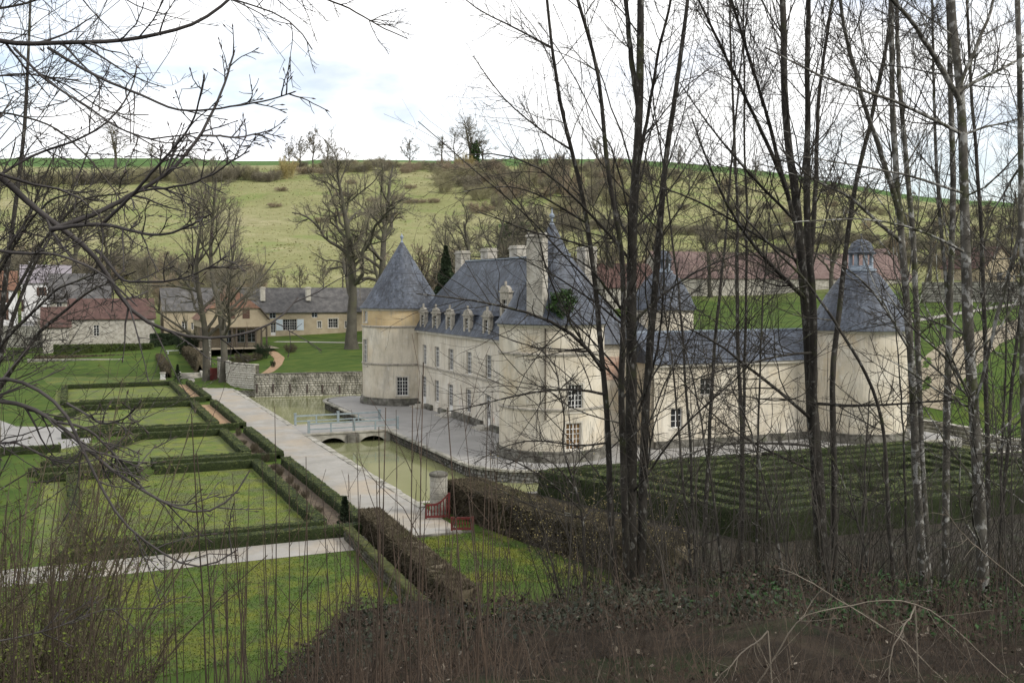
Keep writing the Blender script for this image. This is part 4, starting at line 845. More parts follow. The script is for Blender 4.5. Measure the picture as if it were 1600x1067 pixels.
house('farmhouse', 'long ochre house with dark slate roof and two pale chimneys behind the lawn', x_a, x_b, y0, 9, 3.2, 8.35, 12.9, 'house_ochre', 'slate_old', lw,
      [(onY(410, 460, 208)[0], 207.8, .45, .5, 10.4, 13.2, 'stone_pale'), (onY(481, 460, 208)[0], 207.8, .45, .5, 10.4, 13.2, 'stone_pale')])
lw2 = [wpx(y0, 284, 502, 293, 515, **K2), wpx(y0, 298.5, 504, 305.5, 515, **K2)]
house('cottage', 'ochre cottage with dark roof half hidden behind the bare riverside trees', onY(256, 500, y0)[0], onY(337, 500, y0)[0], y0, 9, 3.4, 8.8, 12.9, 'house_ochre', 'slate_old', lw2)
def jerkin():
    y = 180; th = empty('timber_post_house', (25.5, y, 2.8), 'ochre gabled house with clipped orange tile roof standing on timber posts', 'house')
    xl, xr, xm = 20.1, 31.2, 25.65; ze, zc, zr = 7.8, 9.75, 13.4; dep = 12
    m = MB(); lc, rc = 21.8, 29.5
    m.face([(xl, y, 6.3), (xr, y, 6.3), (xr, y, ze), (rc, y, zc), (lc, y, zc), (xl, y, ze)]); m.face([(xl, y, 6.3), (xl, y, ze), (xl, y + dep, ze), (xl, y + dep, 6.3)]); m.face([(xr, y, 6.3), (xr, y + dep, 6.3), (xr, y + dep, ze), (xr, y, ze)]); m.face([(xl, y + dep, 2), (xr, y + dep, 2), (xr, y + dep, ze), (xm, y + dep, zr), (xl, y + dep, ze)][::-1]); m.face([(xl, y, 6.3), (xl, y + dep, 6.3), (xr, y + dep, 6.3), (xr, y, 6.3)])
    m.build('gable_wall', M['house_ochre'], th)
    r = MB(); yp = y + 3.2
    r.face([(lc - .4, y - .35, zc - .2), (rc + .4, y - .35, zc - .2), (xm, yp, zr)])
    for s, xe, xc in ((-1, xl - .35, lc - .4), (1, xr + .35, rc + .4)):
        q = [(xe, y - .35, ze - .3), (xc, y - .35, zc - .2), (xm, yp, zr), (xm, y + dep + .3, zr), (xe, y + dep + .3, ze - .3)]; r.face(q if s > 0 else q[::-1])
    r.build('roof', M['tile_orange'], th)
    for s, xe, xc in ((-1, xl - .35, lc - .4), (1, xr + .35, rc + .4)): MB().bar((xe, y - .36, ze - .3), (xc, y - .36, zc - .2), .13, 5).build('barge_board', M['timber'], th)
    for px in (361.5, 384.5):
        x = onY(px, 490, y)[0]; MB().box(x - .6, x + .6, y - .05, y + .02, 7.75, 9.35).build('shutter', M['brown_paint'], th)
    for px in (314, 330, 345, 363, 370, 386, 400, 409, 417):
        x = onY(px, 530, y)[0]; MB().box(x - .13, x + .13, y + .1, y + .36, 2.2, 6.3).build('post', M['timber'], th)
        if px in (386, 409, 345): MB().bar((x, y + .23, 5.3), (x + .9, y + .23, 6.25), .08, 5).build('brace', M['timber'], th)
    MB().box(xl, xr, y + .05, y + .4, 6.1, 6.32).build('beam', M['timber'], th); MB().box(xl, xr, y + 5.5, y + 5.8, 2, 6.3).build('back_wall', M['house_ochre'], th)
    for px in (357, 375, 393): x = onY(px, 520, y + 5.5)[0]; window(th, (x, y + 5.45, 3.4), (1, 0), 1.6, 2.2, 1, 3, bars='shutter_blue')
    sheet('forecourt', [(19, 176), (32.5, 176), (32.5, 186), (19, 186)], 2.75, M['tanpath'])
jerkin()
ys = 205; z_ = lambda px, py: onY(px, py, ys)[1]
house('stone_house', 'grey stone building with long dark red tile roof and one pale window', onY(109, 500, ys)[0], onY(241, 500, ys)[0], ys, 9, 1.2, z_(170, 497), z_(170, 468), 'stone', 'tile_red', [wpx(ys, 146, 508, 155, 525, cols=1, rows=4)])
house('stone_shed', 'lower stone shed with red tile roof against the stone building', onY(66, 500, ys)[0], onY(108.6, 500, ys)[0], ys - .8, 7, 1.2, z_(90, 509), z_(90, 481), 'stone', 'tile_red', [])
ys = 232
house('dark_roof_house', 'grey house with big dark slate roof behind the red-roofed building', onY(78, 470, ys)[0], onY(172, 470, ys)[0], ys, 12, 5, onY(100, 470, ys)[1], onY(112, 428, ys)[1], 'stone', 'slate_old', [wpx(ys, 88, 472, 97, 482, **K2)], gable='x')
ys = 250
house('white_house', 'white gabled village house with mauve roof and small white chimney', onY(33, 450, ys)[0], onY(110, 450, ys)[0], ys, 9, onY(40, 497, ys)[1], onY(40, 441, ys)[1], onY(40, 414, ys)[1], 'white_render', 'slate_mauve', [wpx(ys, 61, 449, 69, 462, cols=1, rows=3, bars='brown_paint', shutters='brown_paint'), wpx(ys, 33, 468, 37.5, 487, cols=1, rows=3, bars='brown_paint', door=True)],
      [(onY(48, 414, ys + 4)[0], ys + 4.5, .4, .5, onY(48, 420, ys)[1], onY(48, 408, ys)[1], 'white_render')])
ys = 225
house('white_house', 'white house with orange tile roof cut by the left frame edge', onY(-70, 470, ys)[0], onY(24, 470, ys)[0], ys, 9, onY(0, 510, ys)[1], onY(0, 452, ys)[1], onY(0, 424, ys)[1], 'white_render', 'tile_orange', [wpx(ys, 2, 455, 10, 473, cols=1, rows=3, bars='brown_paint', shutters='brown_paint'), wpx(ys, 2, 484, 10, 500, cols=1, rows=3, bars='brown_paint', shutters='brown_paint')])
ys = 200
house('barn', 'very long stone barn with pale red tile roof behind the château', onY(1040, 470, ys)[0], onY(1425, 470, ys)[0], ys, 13, 7.6, onY(1200, 434, ys)[1], onY(1200, 401, ys)[1] + 1.0, 'stone', 'tile_pink', [wpx(ys, 1113, 466, 1119, 474, cols=1, rows=2, bars='timber')])
house('barn', 'stone barn with weathered red roof left of the far lantern tower', onY(945, 470, 185)[0], onY(1030, 470, 185)[0], 185, 10, 6, onY(990, 448, 185)[1], onY(990, 412, 185)[1], 'stone', 'tile_red', [])
ys = 215
house('gabled_house', 'small house with dark gable and pink roof above the barn', onY(1366, 420, ys)[0], onY(1405, 420, ys)[0], ys, 16, 12, onY(1385, 411, ys)[1], onY(1385, 389, ys)[1], 'timber', 'tile_pink', [], gable='y')
ys = 190
house('cream_house', 'cream gabled house with dark red roof at the right edge', onY(1538, 430, ys)[0], onY(1588, 430, ys)[0], ys, 14, 11.5, onY(1560, 418, ys)[1], onY(1560, 386, ys)[1], 'house_ochre', 'tile_red', [wpx(ys, 1558, 425, 1566, 438, **K2)], gable='y')
stone_wall('estate_wall', 'grey stone wall crossing the slope in front of the cream house', [(D(1660, 460, 178)[0], D(1660, 460, 178)[1]), (D(1440, 460, 196)[0], D(1440, 460, 196)[1])], 9.0, 14.0, .5, .5, (.5, 1.4), sides=(1,))

# small garden things
def bench():
    x, y = 16.2, 186.0; th = empty('garden_bench', (x, y, 0), 'small white bench on the far garden lawn', 'bench')
    z = tz1(x, y); MB().box(x - 1.3, x + 1.3, y - .25, y + .25, z + .5, z + .62).build('seat', M['white_paint'], th)
    for s in (-1, 1): MB().box(x + s * 1.0 - .1, x + s * 1.0 + .1, y - .2, y + .2, z, z + .5).build('leg', M['white_paint'], th)
bench()
def steps():
    th = empty('garden_steps', (15.5, 153.2, 0), 'short flight of grey stone steps at the end of the path', 'steps')
    for k in range(4): MB().box(14.3, 17.0, 153.1 + k * .4, 155.2, k * .17 + .002, (k + 1) * .17).build('step', M['stone'], th)
    for x in (14.0, 17.05): MB().box(x, x + .25, 152.9, 155.2, 0, .95).build('cheek_wall', M['stone_pale'], th)
steps()
pd = empty('stone_pedestal', (11.7, 152.6, 0), 'small white stone pedestal at the lawn corner near the steps', 'pedestal')
MB().box(11.3, 12.1, 152.2, 153.0, 0, .12).build('foot', M['stone_pale'], pd); MB().box(11.38, 12.02, 152.28, 152.92, .12, .9).build('shaft', M['white_paint'], pd); MB().box(11.3, 12.1, 152.2, 153.0, .9, 1.05).build('cap', M['stone_pale'], pd)
stone_wall('gate_pier', 'tall grey stone pier between the two big trunks at path end', [(17.95, 149.4), (16.9, 149.6)], 0, 5.6, 1.0, .4, (.3, .6), sides=(1, -1), mat='stone')
rg = empty('red_door', (18.1, 146.5, 0), 'plain dark red wooden gate panel beside the tree trunk', 'gate')
for k in range(5): MB().box(17.45 + k * .2, 17.64 + k * .2, 146.5, 146.56, .06, 1.95).build('board', M['red_paint'], rg)
MB().box(17.45, 18.44, 146.57, 146.63, .3, .42).box(17.45, 18.44, 146.57, 146.63, 1.55, 1.67).build('ledge', M['red_paint'], rg)
for i, (x, y, h, lab) in enumerate([(13.35, 53.9, 1.75, 'small pointed conifer in the bed corner near the hedge end'), (13.1, 145.8, 2.6, 'dark pointed topiary cone beside the stone steps')]):
    th = empty('topiary_cone', (x, y, 0), lab, 'shrub'); rng = np.random.RandomState(i); n = 2600; t = rng.rand(n)**.7; a = rng.uniform(0, 6.28, n); r = (1 - t) * h * .24 * (.8 + .25 * np.sin(t * 40)) + .03
    C = np.stack([np.cos(a) * r, np.sin(a) * r, t * h], -1); o = np.stack([np.cos(a), np.sin(a), np.full(n, .5)], -1) + rng.normal(0, .4, (n, 3)); q = np.cross(o, rng.normal(0, 1, (n, 3))); q /= np.linalg.norm(q, axis=1)[:, None]; s = .10
    V = np.stack([C - q * s * .4, C + q * s * .4, C + o * s * .8], 1).reshape(-1, 3)
    link_mesh('foliage', np_mesh('foliage', V, None, False, np.arange(n * 3).reshape(n, 3)), th, M['conifer']); MB().lathe(x, y, [(.05, 0), (.03, h * .9)], 6).build('trunk', M['bark'], th)

# ------------------------------------------------------------------ trees: vectorised tubes
def tubes(P, R, sides):
    N, K, _ = P.shape; T = np.gradient(P, axis=1); T /= np.maximum(np.linalg.norm(T, axis=2, keepdims=True), 1e-9)
    ref = np.where(np.abs(T[:, 0, 2:3]) > .8, np.array((1., 0, 0)), np.array((0, 0, 1.))); u = np.cross(T[:, 0], ref); u /= np.maximum(np.linalg.norm(u, axis=1, keepdims=True), 1e-9); Us = [u]
    for k in range(1, K):
        u = u - (u * T[:, k]).sum(1, keepdims=True) * T[:, k]; u = u / np.maximum(np.linalg.norm(u, axis=1, keepdims=True), 1e-9); Us.append(u)
    U = np.stack(Us, 1); W = np.cross(T, U)
    a = 2 * np.pi * np.arange(sides) / sides; V = P[:, :, None] + R[:, :, None, None] * (np.cos(a)[None, None, :, None] * U[:, :, None] + np.sin(a)[None, None, :, None] * W[:, :, None])
    i = np.arange(N * K * sides).reshape(N, K, sides); j = np.roll(i, -1, 2); Q = np.stack([i[:, :-1], j[:, :-1], j[:, 1:], i[:, 1:]], -1).reshape(-1, 4)
    return V.reshape(-1, 3), Q
class Tubes:
    def __init__(s): s.V = []; s.Q = []; s.n = 0
    def add(s, P, R, sides):
        if len(P) == 0: return
        V, Q = tubes(P, R, sides); s.V.append(V); s.Q.append(Q + s.n); s.n += len(V)
    def mesh(s, name, base=(0, 0, 0)): return np_mesh(name, np.concatenate(s.V) - np.array(base), np.concatenate(s.Q), True)
def resample(pts, K, rng=None, wob=0):
    pts = np.array(pts, float); n = len(pts); L_ = np.concatenate([[0], np.cumsum(np.linalg.norm(np.diff(pts, axis=0), axis=1))]); s = np.linspace(0, L_[-1], K)
    # Catmull-Rom style smoothing through cubic blend of the linear path
    Q = np.stack([np.interp(s, L_, pts[:, k]) for k in range(3)], -1)
    for _ in range(2): Q[1:-1] = .25 * Q[:-2] + .5 * Q[1:-1] + .25 * Q[2:]
    if rng is not None and wob: Q[1:] += np.cumsum(rng.normal(0, wob, (K - 1, 3)), axis=0) * .5
    return Q
def spawn(rng, P, R, n, t0, t1, ang, frac, K, up, wob, rs, rmin, lmin=.12, tpow=1.0, side=None):
    """n children on each parent tube; lengths are a fraction of the parent's"""
    N, KP, _ = P.shape; idx = np.repeat(np.arange(N), n); m = len(idx); t = t0 + (t1 - t0) * rng.rand(m)**tpow; f = t * (KP - 1); k = np.minimum(f.astype(int), KP - 2); w = (f - k)[:, None]
    A = P[idx, k]; B = P[idx, k + 1]; C = A * (1 - w) + B * w; T = (B - A); T /= np.maximum(np.linalg.norm(T, axis=1, keepdims=True), 1e-9)
    r0 = R[idx, k] * (1 - w[:, 0]) + R[idx, k + 1] * w[:, 0]; Lp = np.linalg.norm(np.diff(P, axis=1), axis=2).sum(1)[idx]
    q = rng.normal(0, 1, (m, 3)); q -= (q * T).sum(1, keepdims=True) * T; q /= np.maximum(np.linalg.norm(q, axis=1, keepdims=True), 1e-9)
    a = np.radians(rng.uniform(ang[0], ang[1], m))[:, None]; d = T * np.cos(a) + q * np.sin(a)
    Ln = np.maximum(Lp * rng.uniform(frac[0], frac[1], m) * (1.15 - .6 * t), lmin); st = (Ln / (K - 1))[:, None]; pts = [C]
    for _ in range(K - 1):
        d = d + rng.normal(0, wob, (m, 3)); d[:, 2] += up; d /= np.linalg.norm(d, axis=1, keepdims=True); pts.append(pts[-1] + d * st)
    rad = np.maximum(r0 * rs, rmin)[:, None] * np.linspace(1, .35, K)[None]
    return np.stack(pts, 1), np.maximum(rad, rmin * .6)
def stem_arr(pts, r0, r1, K, rng, wob=.0):
    return resample(pts, K, rng, wob)[None], np.linspace(r0, r1, K)[None]

# ---- far bare trees: prototypes, copied
def proto_tree(seed, H, spread, trunk_r, forks, gnarl, twig_mat, bark_mat, lv=(12, 9, 8, 5), rmin=(.085, .036, .021, .015), up=.06, t0=.25):
    rng = np.random.RandomState(seed); tr = Tubes(); tw = Tubes()
    P, R = stem_arr([(0, 0, -.5), (rng.normal(0, .02) * H, 0, H * .25), (rng.normal(0, .05) * H, rng.normal(0, .04) * H, H * .55), (rng.normal(0, .07) * H, rng.normal(0, .05) * H, H * .95)], trunk_r, trunk_r * .18, 14, rng, .12 * gnarl)
    R[0, 0] *= 1.5; R[0, 1] *= 1.12; tr.add(P, R, 9)
    P1, R1 = spawn(rng, P, R, lv[0], t0, .96, (30, 78), (.28 * spread, .52 * spread), 10, up, .16 * gnarl, .58, rmin[0]); tr.add(P1, R1, 6)
    P2, R2 = spawn(rng, P1, R1, lv[1], .2, 1.0, (25, 65), (.25, .55), 7, up * .8, .20 * gnarl, .55, rmin[1]); tr.add(P2, R2, 4)
    P3, R3 = spawn(rng, P2, R2, lv[2], .15, 1.0, (25, 60), (.28, .6), 5, up * .5, .2, .6, rmin[2]); tw.add(P3, R3, 3)
    P4, R4 = spawn(rng, P3, R3, lv[3], .2, 1.0, (20, 60), (.3, .7), 4, .03, .2, .6, rmin[3]); tw.add(P4, R4, 3)
    a = tr.mesh('trunk'); a.materials.append(M[bark_mat]); b = tw.mesh('crown'); b.materials.append(M[twig_mat]); return a, b
FARP = {}
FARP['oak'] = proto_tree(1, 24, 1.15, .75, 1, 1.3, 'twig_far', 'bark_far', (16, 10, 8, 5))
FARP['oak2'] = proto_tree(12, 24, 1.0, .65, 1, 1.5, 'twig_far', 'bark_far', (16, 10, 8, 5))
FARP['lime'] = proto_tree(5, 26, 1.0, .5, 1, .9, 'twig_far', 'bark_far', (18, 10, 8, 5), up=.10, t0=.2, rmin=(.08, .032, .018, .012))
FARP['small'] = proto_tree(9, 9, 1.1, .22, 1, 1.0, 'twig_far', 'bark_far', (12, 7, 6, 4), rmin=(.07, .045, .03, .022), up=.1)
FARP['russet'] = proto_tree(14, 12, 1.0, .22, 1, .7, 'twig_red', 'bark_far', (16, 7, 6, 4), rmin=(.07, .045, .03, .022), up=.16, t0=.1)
def far_tree(kind, label, px, d, H, rz, sx=1.0, z=None, name='bare_tree', group=None, py=None):
    a, b = FARP[kind]; x, y = D(px, 450, d)[:2]; zz = tz1(x, y) if z is None else z
    th = empty(name, (x, y, zz), label, 'tree', group); s = H / {'oak': 24, 'oak2': 24, 'lime': 26, 'small': 9, 'russet': 12}[kind]
    for nm, me in (('trunk', a), ('crown', b)):
        o = bpy.data.objects.new(nm, me); COL.objects.link(o); o.parent = th; o.scale = (s * sx, s * sx, s); o.rotation_euler = (0, 0, rz)
        if nm == 'crown': o['kind'] = 'stuff'
    return th
far_tree('lime', 'tall grey bare tree at the moat corner by the end of the path', 346, 137.5, 29, .4, .95, z=0)
far_tree('lime', 'tall bare tree with dark trunk just left of the path end', 322, 142, 28, 2.2, 1.0, z=0)
far_tree('oak', 'great gnarled bare tree standing on the lawn beside the blue cone tower', 549, 172, 31, .9, 1.0)
far_tree('oak2', 'second great gnarled bare tree rising behind the blue cone tower', 592, 190, 35, 4.0, .95)
far_tree('oak2', 'gnarled bare tree behind the château main roof', 762, 165, 23, 2.5, 1.0)
far_tree('oak', 'wide bare tree behind the roof near the great chimney', 815, 185, 24, 5.0, .9)
far_tree('oak2', 'bare tree among the village roofs behind the red-roofed building', 172, 262, 22, 1.0, 1.1)
far_tree('oak', 'bare tree behind the white village house', 120, 275, 22, 3.0, 1.1)
far_tree('lime', 'slim bare tree left of the cottage roof', 228, 232, 16, 3.3, 1.1)
for k, (px, d, H, kd, lab) in enumerate([(700, 205, 21, 'lime', 'tall grey bare tree between the cone tower and the chimneys'), (735, 178, 22, 'oak', 'spreading bare tree just left of the ridge chimneys'), (790, 215, 24, 'oak2', 'big bare crown showing above the middle of the main roof'), (850, 205, 23, 'oak2', 'big bare crown just behind the near cone finial'), (900, 225, 22, 'lime', 'bare crown right of the near cone finial'), (955, 215, 20, 'oak', 'bare crown left of the far lantern tower'), (1110, 235, 19, 'oak2', 'bare tree behind the left half of the long barn'), (1200, 245, 20, 'lime', 'bare tree behind the middle of the long barn'), (1300, 240, 19, 'oak', 'bare tree behind the right end of the long barn'), (1450, 235, 20, 'oak2', 'bare tree beside the small dark-gabled house'), (1510, 225, 19, 'lime', 'bare tree left of the cream house'), (1600, 215, 22, 'oak', 'bare tree behind the cream house')]):
    far_tree(kd, lab, px, d, H, k * 1.1, 1.05)
for k, (px, d, H) in enumerate([(640, 175, 17), (662, 190, 18), (680, 182, 16), (610, 205, 15), (720, 195, 17)]):
    far_tree('russet', 'russet twiggy tree in the thicket behind the blue cone tower', px, d, H, k * 1.3, 1.0, group='russet trees behind the cone tower')
for k, (px, d, H, kd) in enumerate([(735, 640, 42, 'oak'), (712, 650, 32, 'lime'), (690, 660, 28, 'oak2'), (755, 645, 30, 'oak2')]):
    far_tree(kd, 'pale bare tree in the clump on the hill skyline', px, d, H * .72, k * 2.1, 1.25, group='skyline clump of trees')
far_tree('oak', 'lone bare tree on the skyline at left', 184, 700, 30, .5, 1.2)
for k, (px, d, H) in enumerate([(470, 590, 18), (490, 600, 20), (515, 585, 16), (455, 600, 14), (640, 600, 16), (240, 720, 14)]):
    far_tree('small', 'small bare tree along the upper hill hedge', px, d, H, k * 1.7, 1.2, group='small trees along the upper hill')
HT = [(905, 430, 16), (860, 480, 15), (838, 330, 15), (950, 520, 14), (1010, 500, 14), (1075, 520, 15), (1130, 480, 15), (1180, 560, 16), (880, 560, 14), (1290, 500, 15), (1350, 540, 16), (1420, 480, 14), (1480, 520, 14), (1540, 460, 15), (1590, 500, 16), (1240, 400, 13), (1000, 360, 13), (1120, 330, 12), (1460, 330, 12), (930, 610, 16), (1060, 640, 16), (780, 520, 14), (840, 560, 15), (1310, 330, 12), (1390, 300, 12), (1560, 300, 14)]
for k, (px, d, H) in enumerate(HT): far_tree('small' if k % 3 else 'russet', 'small bare tree scattered on the scrubby right hillside', px, d, H, k * 2.4, 1.15, group='small trees on the right hillside')
for k, (px, d, H) in enumerate([(405, 252, 8), (438, 250, 7), (470, 255, 7), (505, 256, 8), (535, 262, 8), (300, 268, 10), (270, 262, 10)]): far_tree('small', 'little orchard tree at the meadow foot above the long slate roof', px, d, H, k * 1.9, 1.1, group='orchard trees at the meadow foot')
# shrubs
def shrub_mesh(seed, mat):
    rng = np.random.RandomState(seed); n = 34; a = rng.uniform(0, 6.28, n); r = rng.uniform(0, .55, n); el = np.sqrt(rng.rand(n))
    P0 = np.zeros((n, 3, 3)); P0[:, 0] = np.stack([np.cos(a) * r, np.sin(a) * r, np.full(n, -.05)], -1)
    tip = np.stack([np.cos(a) * (.25 + .75 * el), np.sin(a) * (.25 + .75 * el), .35 + .6 * np.sqrt(np.maximum(0, 1 - el**2)) + rng.normal(0, .08, n)], -1)
    P0[:, 2] = tip; P0[:, 1] = P0[:, 0] * .45 + tip * .55 + rng.normal(0, .05, (n, 3))
    T_ = Tubes(); R0 = np.full((n, 3), .010); T_.add(P0, R0, 3); P1, R1 = spawn(rng, P0, R0, 11, .1, 1, (20, 70), (.25, .55), 3, .05, .2, .8, .008); T_.add(P1, R1, 3); P2, R2 = spawn(rng, P1, R1, 5, .1, 1, (20, 70), (.4, .9), 3, .05, .2, .8, .006); T_.add(P2, R2, 3)
    me = T_.mesh('shrub'); me.materials.append(M[mat]); return me
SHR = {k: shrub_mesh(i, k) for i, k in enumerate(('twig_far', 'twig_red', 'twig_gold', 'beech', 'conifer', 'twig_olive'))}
NAMES = {'hedgerow across the left hillside': 'hedgerow_shrub', 'hedge along the hill top': 'hilltop_shrub', 'russet scrub below the skyline': 'russet_bush', 'scrub on the right hillside': 'scrub_bush', 'field hedge on the right hillside': 'field_hedge_shrub', 'thicket behind the village': 'thicket_bush', 'thicket behind the château': 'brushwood_bush'}
def shrub(kind, label, px, d, h, w, rz, group=None, name=None, z=None):
    name = name or NAMES.get(group, 'bare_shrub')
    x, y = D(px, 450, d)[:2]; o = link_mesh(name, SHR[kind]); o.location = (x, y, (tz1(x, y) if z is None else z)); o.scale = (w / 2.2, w / 2.2, h / 1.25); o.rotation_euler = (0, 0, rz); tag(o, label, 'shrub', group); return o
rng = np.random.RandomState(77)
for k in range(56):
    px = -20 + k * 8.2 + rng.uniform(-3, 3); shrub('twig_far' if rng.rand() < .5 else 'twig_olive', 'bare shrub in the hedgerow crossing the left hillside', px, 556 + rng.uniform(-8, 10), rng.uniform(5, 10), rng.uniform(7, 12), rng.uniform(0, 6), 'hedgerow across the left hillside')
for k in range(34):
    px = 455 + k * 9 + rng.uniform(-4, 4); shrub(rng.choice(['twig_far', 'twig_red', 'twig_olive']), 'bare shrub along the hedge at the top of the hill', px, 590 + rng.uniform(-25, 30), rng.uniform(3, 7), rng.uniform(8, 14), rng.uniform(0, 6), 'hedge along the hill top')
shrub('twig_gold', 'round golden willow bush standing alone near the hill top', 453, 565, 13, 15, .3, name='golden_bush')
shrub('twig_gold', 'golden bush below the skyline clump of trees', 728, 600, 12, 14, 1.3, name='golden_bush')
for k in range(95):
    px = rng.uniform(690, 1000); d = rng.uniform(440, 620); shrub(rng.choice(['twig_red', 'twig_far', 'twig_olive']), 'russet scrub bush below the hill skyline', px, d, rng.uniform(5, 10), rng.uniform(8, 15), rng.uniform(0, 6), 'russet scrub below the skyline')
for k in range(105):
    px = rng.uniform(860, 1640); d = rng.uniform(270, 640); shrub(rng.choice(['twig_red', 'twig_far', 'twig_olive', 'twig_far']), 'scrub bush scattered over the right hillside', px, d, rng.uniform(3, 7), rng.uniform(5, 12), rng.uniform(0, 6), 'scrub on the right hillside')
for k in range(30):
    px = 862 + k * 26; d = 385 + (k % 5) * 3; shrub('twig_far', 'shrub in the field hedge across the right hillside', px, d, 4.2, 12, k, 'field hedge on the right hillside')
for k in range(16): shrub('twig_red', 'low tussocky bush on the open meadow', rng.uniform(420, 680), rng.uniform(420, 540), 2.5, 8, k, 'low bushes on the meadow')
for k in range(46): shrub(rng.choice(['twig_far', 'twig_olive', 'twig_red']), 'bare bush in the thicket behind the village roofs', rng.uniform(-10, 400), rng.uniform(252, 300), rng.uniform(4, 9), rng.uniform(6, 11), k, 'thicket behind the village')
for k in range(30): shrub(rng.choice(['twig_far', 'twig_olive', 'twig_red']), 'bush in the thicket behind the château roof', rng.uniform(560, 960), rng.uniform(195, 255), rng.uniform(5, 9), rng.uniform(7, 12), k, 'thicket behind the château')
for k, (px, d, h, w, kd, lab) in enumerate([(82, 200, 7.5, 7, 'twig_far', 'rounded bare bush in front of the stone shed'), (286, 176, 5, 4, 'conifer', 'dark evergreen bush beside the white bench'), (300, 178, 4, 3, 'conifer', 'dark evergreen shrub left of the grey trunk'), (452, 171, 1.8, 2.6, 'beech', 'small rounded bush on the lawn right of the sand path'), (410, 164, 3.0, 3.5, 'conifer', 'dark bush at the foot of the timber-posted house'), (425, 152, 1.2, 1.0, 'conifer', 'tiny dark shrub beside the sand path'),
    (375, 160, 1.8, 4, 'beech', 'dry garden shrub behind the corner wall'), (392, 162, 1.6, 4, 'beech', 'dry low plants right of the corner wall')]):
    shrub(kd, lab, px, d, h, w, k)
# small roses in the beds
for k in range(14):
    y = rng.uniform(55, 92); o = link_mesh('bed_shrub', SHR['beech']); o.location = (13.1 + rng.uniform(-.2, .2), y, 0); o.scale = (.3, .3, rng.uniform(.4, .75)); o.rotation_euler = (0, 0, k); tag(o, 'small bare rose bush in the bed between box hedges', 'shrub', 'rose bushes in the planting bed')
def meadow_tussocks():
    rng = np.random.RandomState(99); x, y, z, d = scatter(rng, 30000, -150, 1750, 262, 640, 1.0); n = len(x); C = np.stack([x, y, z - .1], -1); a = rng.uniform(0, 6.28, n); sz = rng.uniform(.25, .8, n)[:, None]; w = np.stack([np.cos(a), np.sin(a), np.zeros(n)], -1) * sz; h = np.stack([rng.normal(0, .2, n), rng.normal(0, .2, n), rng.uniform(.2, .6, n)], -1)
    o = link_mesh('meadow_tussocks', np_mesh('meadow_tussocks', np.stack([C - w, C + w, C + h], 1).reshape(-1, 3), None, False, np.arange(n * 3).reshape(n, 3)), mat=M['tussock']); tag(o, 'dry grass tussocks over the hillside meadow', 'grass', kind='stuff')
# ivy ball on the roof, conifer
def leaf_ball(name, label, c, rx, rz_, n, size, mat, seed, cat='ivy', shape='ball'):
    th = empty(name, c, label, cat); rng = np.random.RandomState(seed); u = rng.normal(0, 1, (n, 3)); u /= np.linalg.norm(u, axis=1)[:, None]; r = rng.uniform(.45, 1, n)**.6
    lump = 1 + .25 * np.sin(u[:, 0] * 5 + seed) * np.sin(u[:, 2] * 6) + .15 * np.sin(u[:, 1] * 11)
    C = u * (r * lump)[:, None] * np.array((rx, rx, rz_))
    if shape == 'cone': t = rng.rand(n)**.8; a = rng.uniform(0, 6.28, n); rr = rx * (1 - t) * (.55 + .45 * np.sqrt(rng.rand(n))) * (1 + .2 * np.sin(t * 45 + a * 2)); C = np.stack([np.cos(a) * rr, np.sin(a) * rr, t * rz_], -1)
    o = u + rng.normal(0, .5, (n, 3)); o /= np.linalg.norm(o, axis=1)[:, None]; q = np.cross(o, rng.normal(0, 1, (n, 3))); q /= np.linalg.norm(q, axis=1)[:, None]; s = size * rng.uniform(.6, 1.3, n)[:, None]
    V = np.stack([C - o * s * .5, C + q * s * .45, C + o * s * .6, C - q * s * .45], 1).reshape(-1, 3)
    link_mesh('foliage', np_mesh('foliage', V, np.arange(n * 4).reshape(n, 4)), th, M[mat]); return th
leaf_ball('ivy_clump', 'green ivy clump growing on the slate roof beside the great chimney', tuple(D(878, 474, 76.3)), .95, .95, 2600, .16, 'ivy', 3)
x, y = D(697, 450, 150)[:2]; leaf_ball('conifer_tree', 'dark pointed conifer behind the château roof', (x, y, 2.5), 3.6, 16.5, 9000, .55, 'conifer', 5, 'tree', 'cone')
x, y, zc = D(805, 322, 330); leaf_ball('ivy_tree', 'green ivy-covered tree crown on the hillside above the roof', (x, y, tz1(x, y) + 5), 5.5, 5.5, 2600, .9, 'ivy', 8, 'tree')
x, y, zc = D(742, 250, 640); leaf_ball('ivy_clad_tree', 'ivy-covered trunk in the skyline clump', (x, y, tz1(x, y) + 6), 3, 9, 1500, 1.3, 'ivy', 9, 'tree')

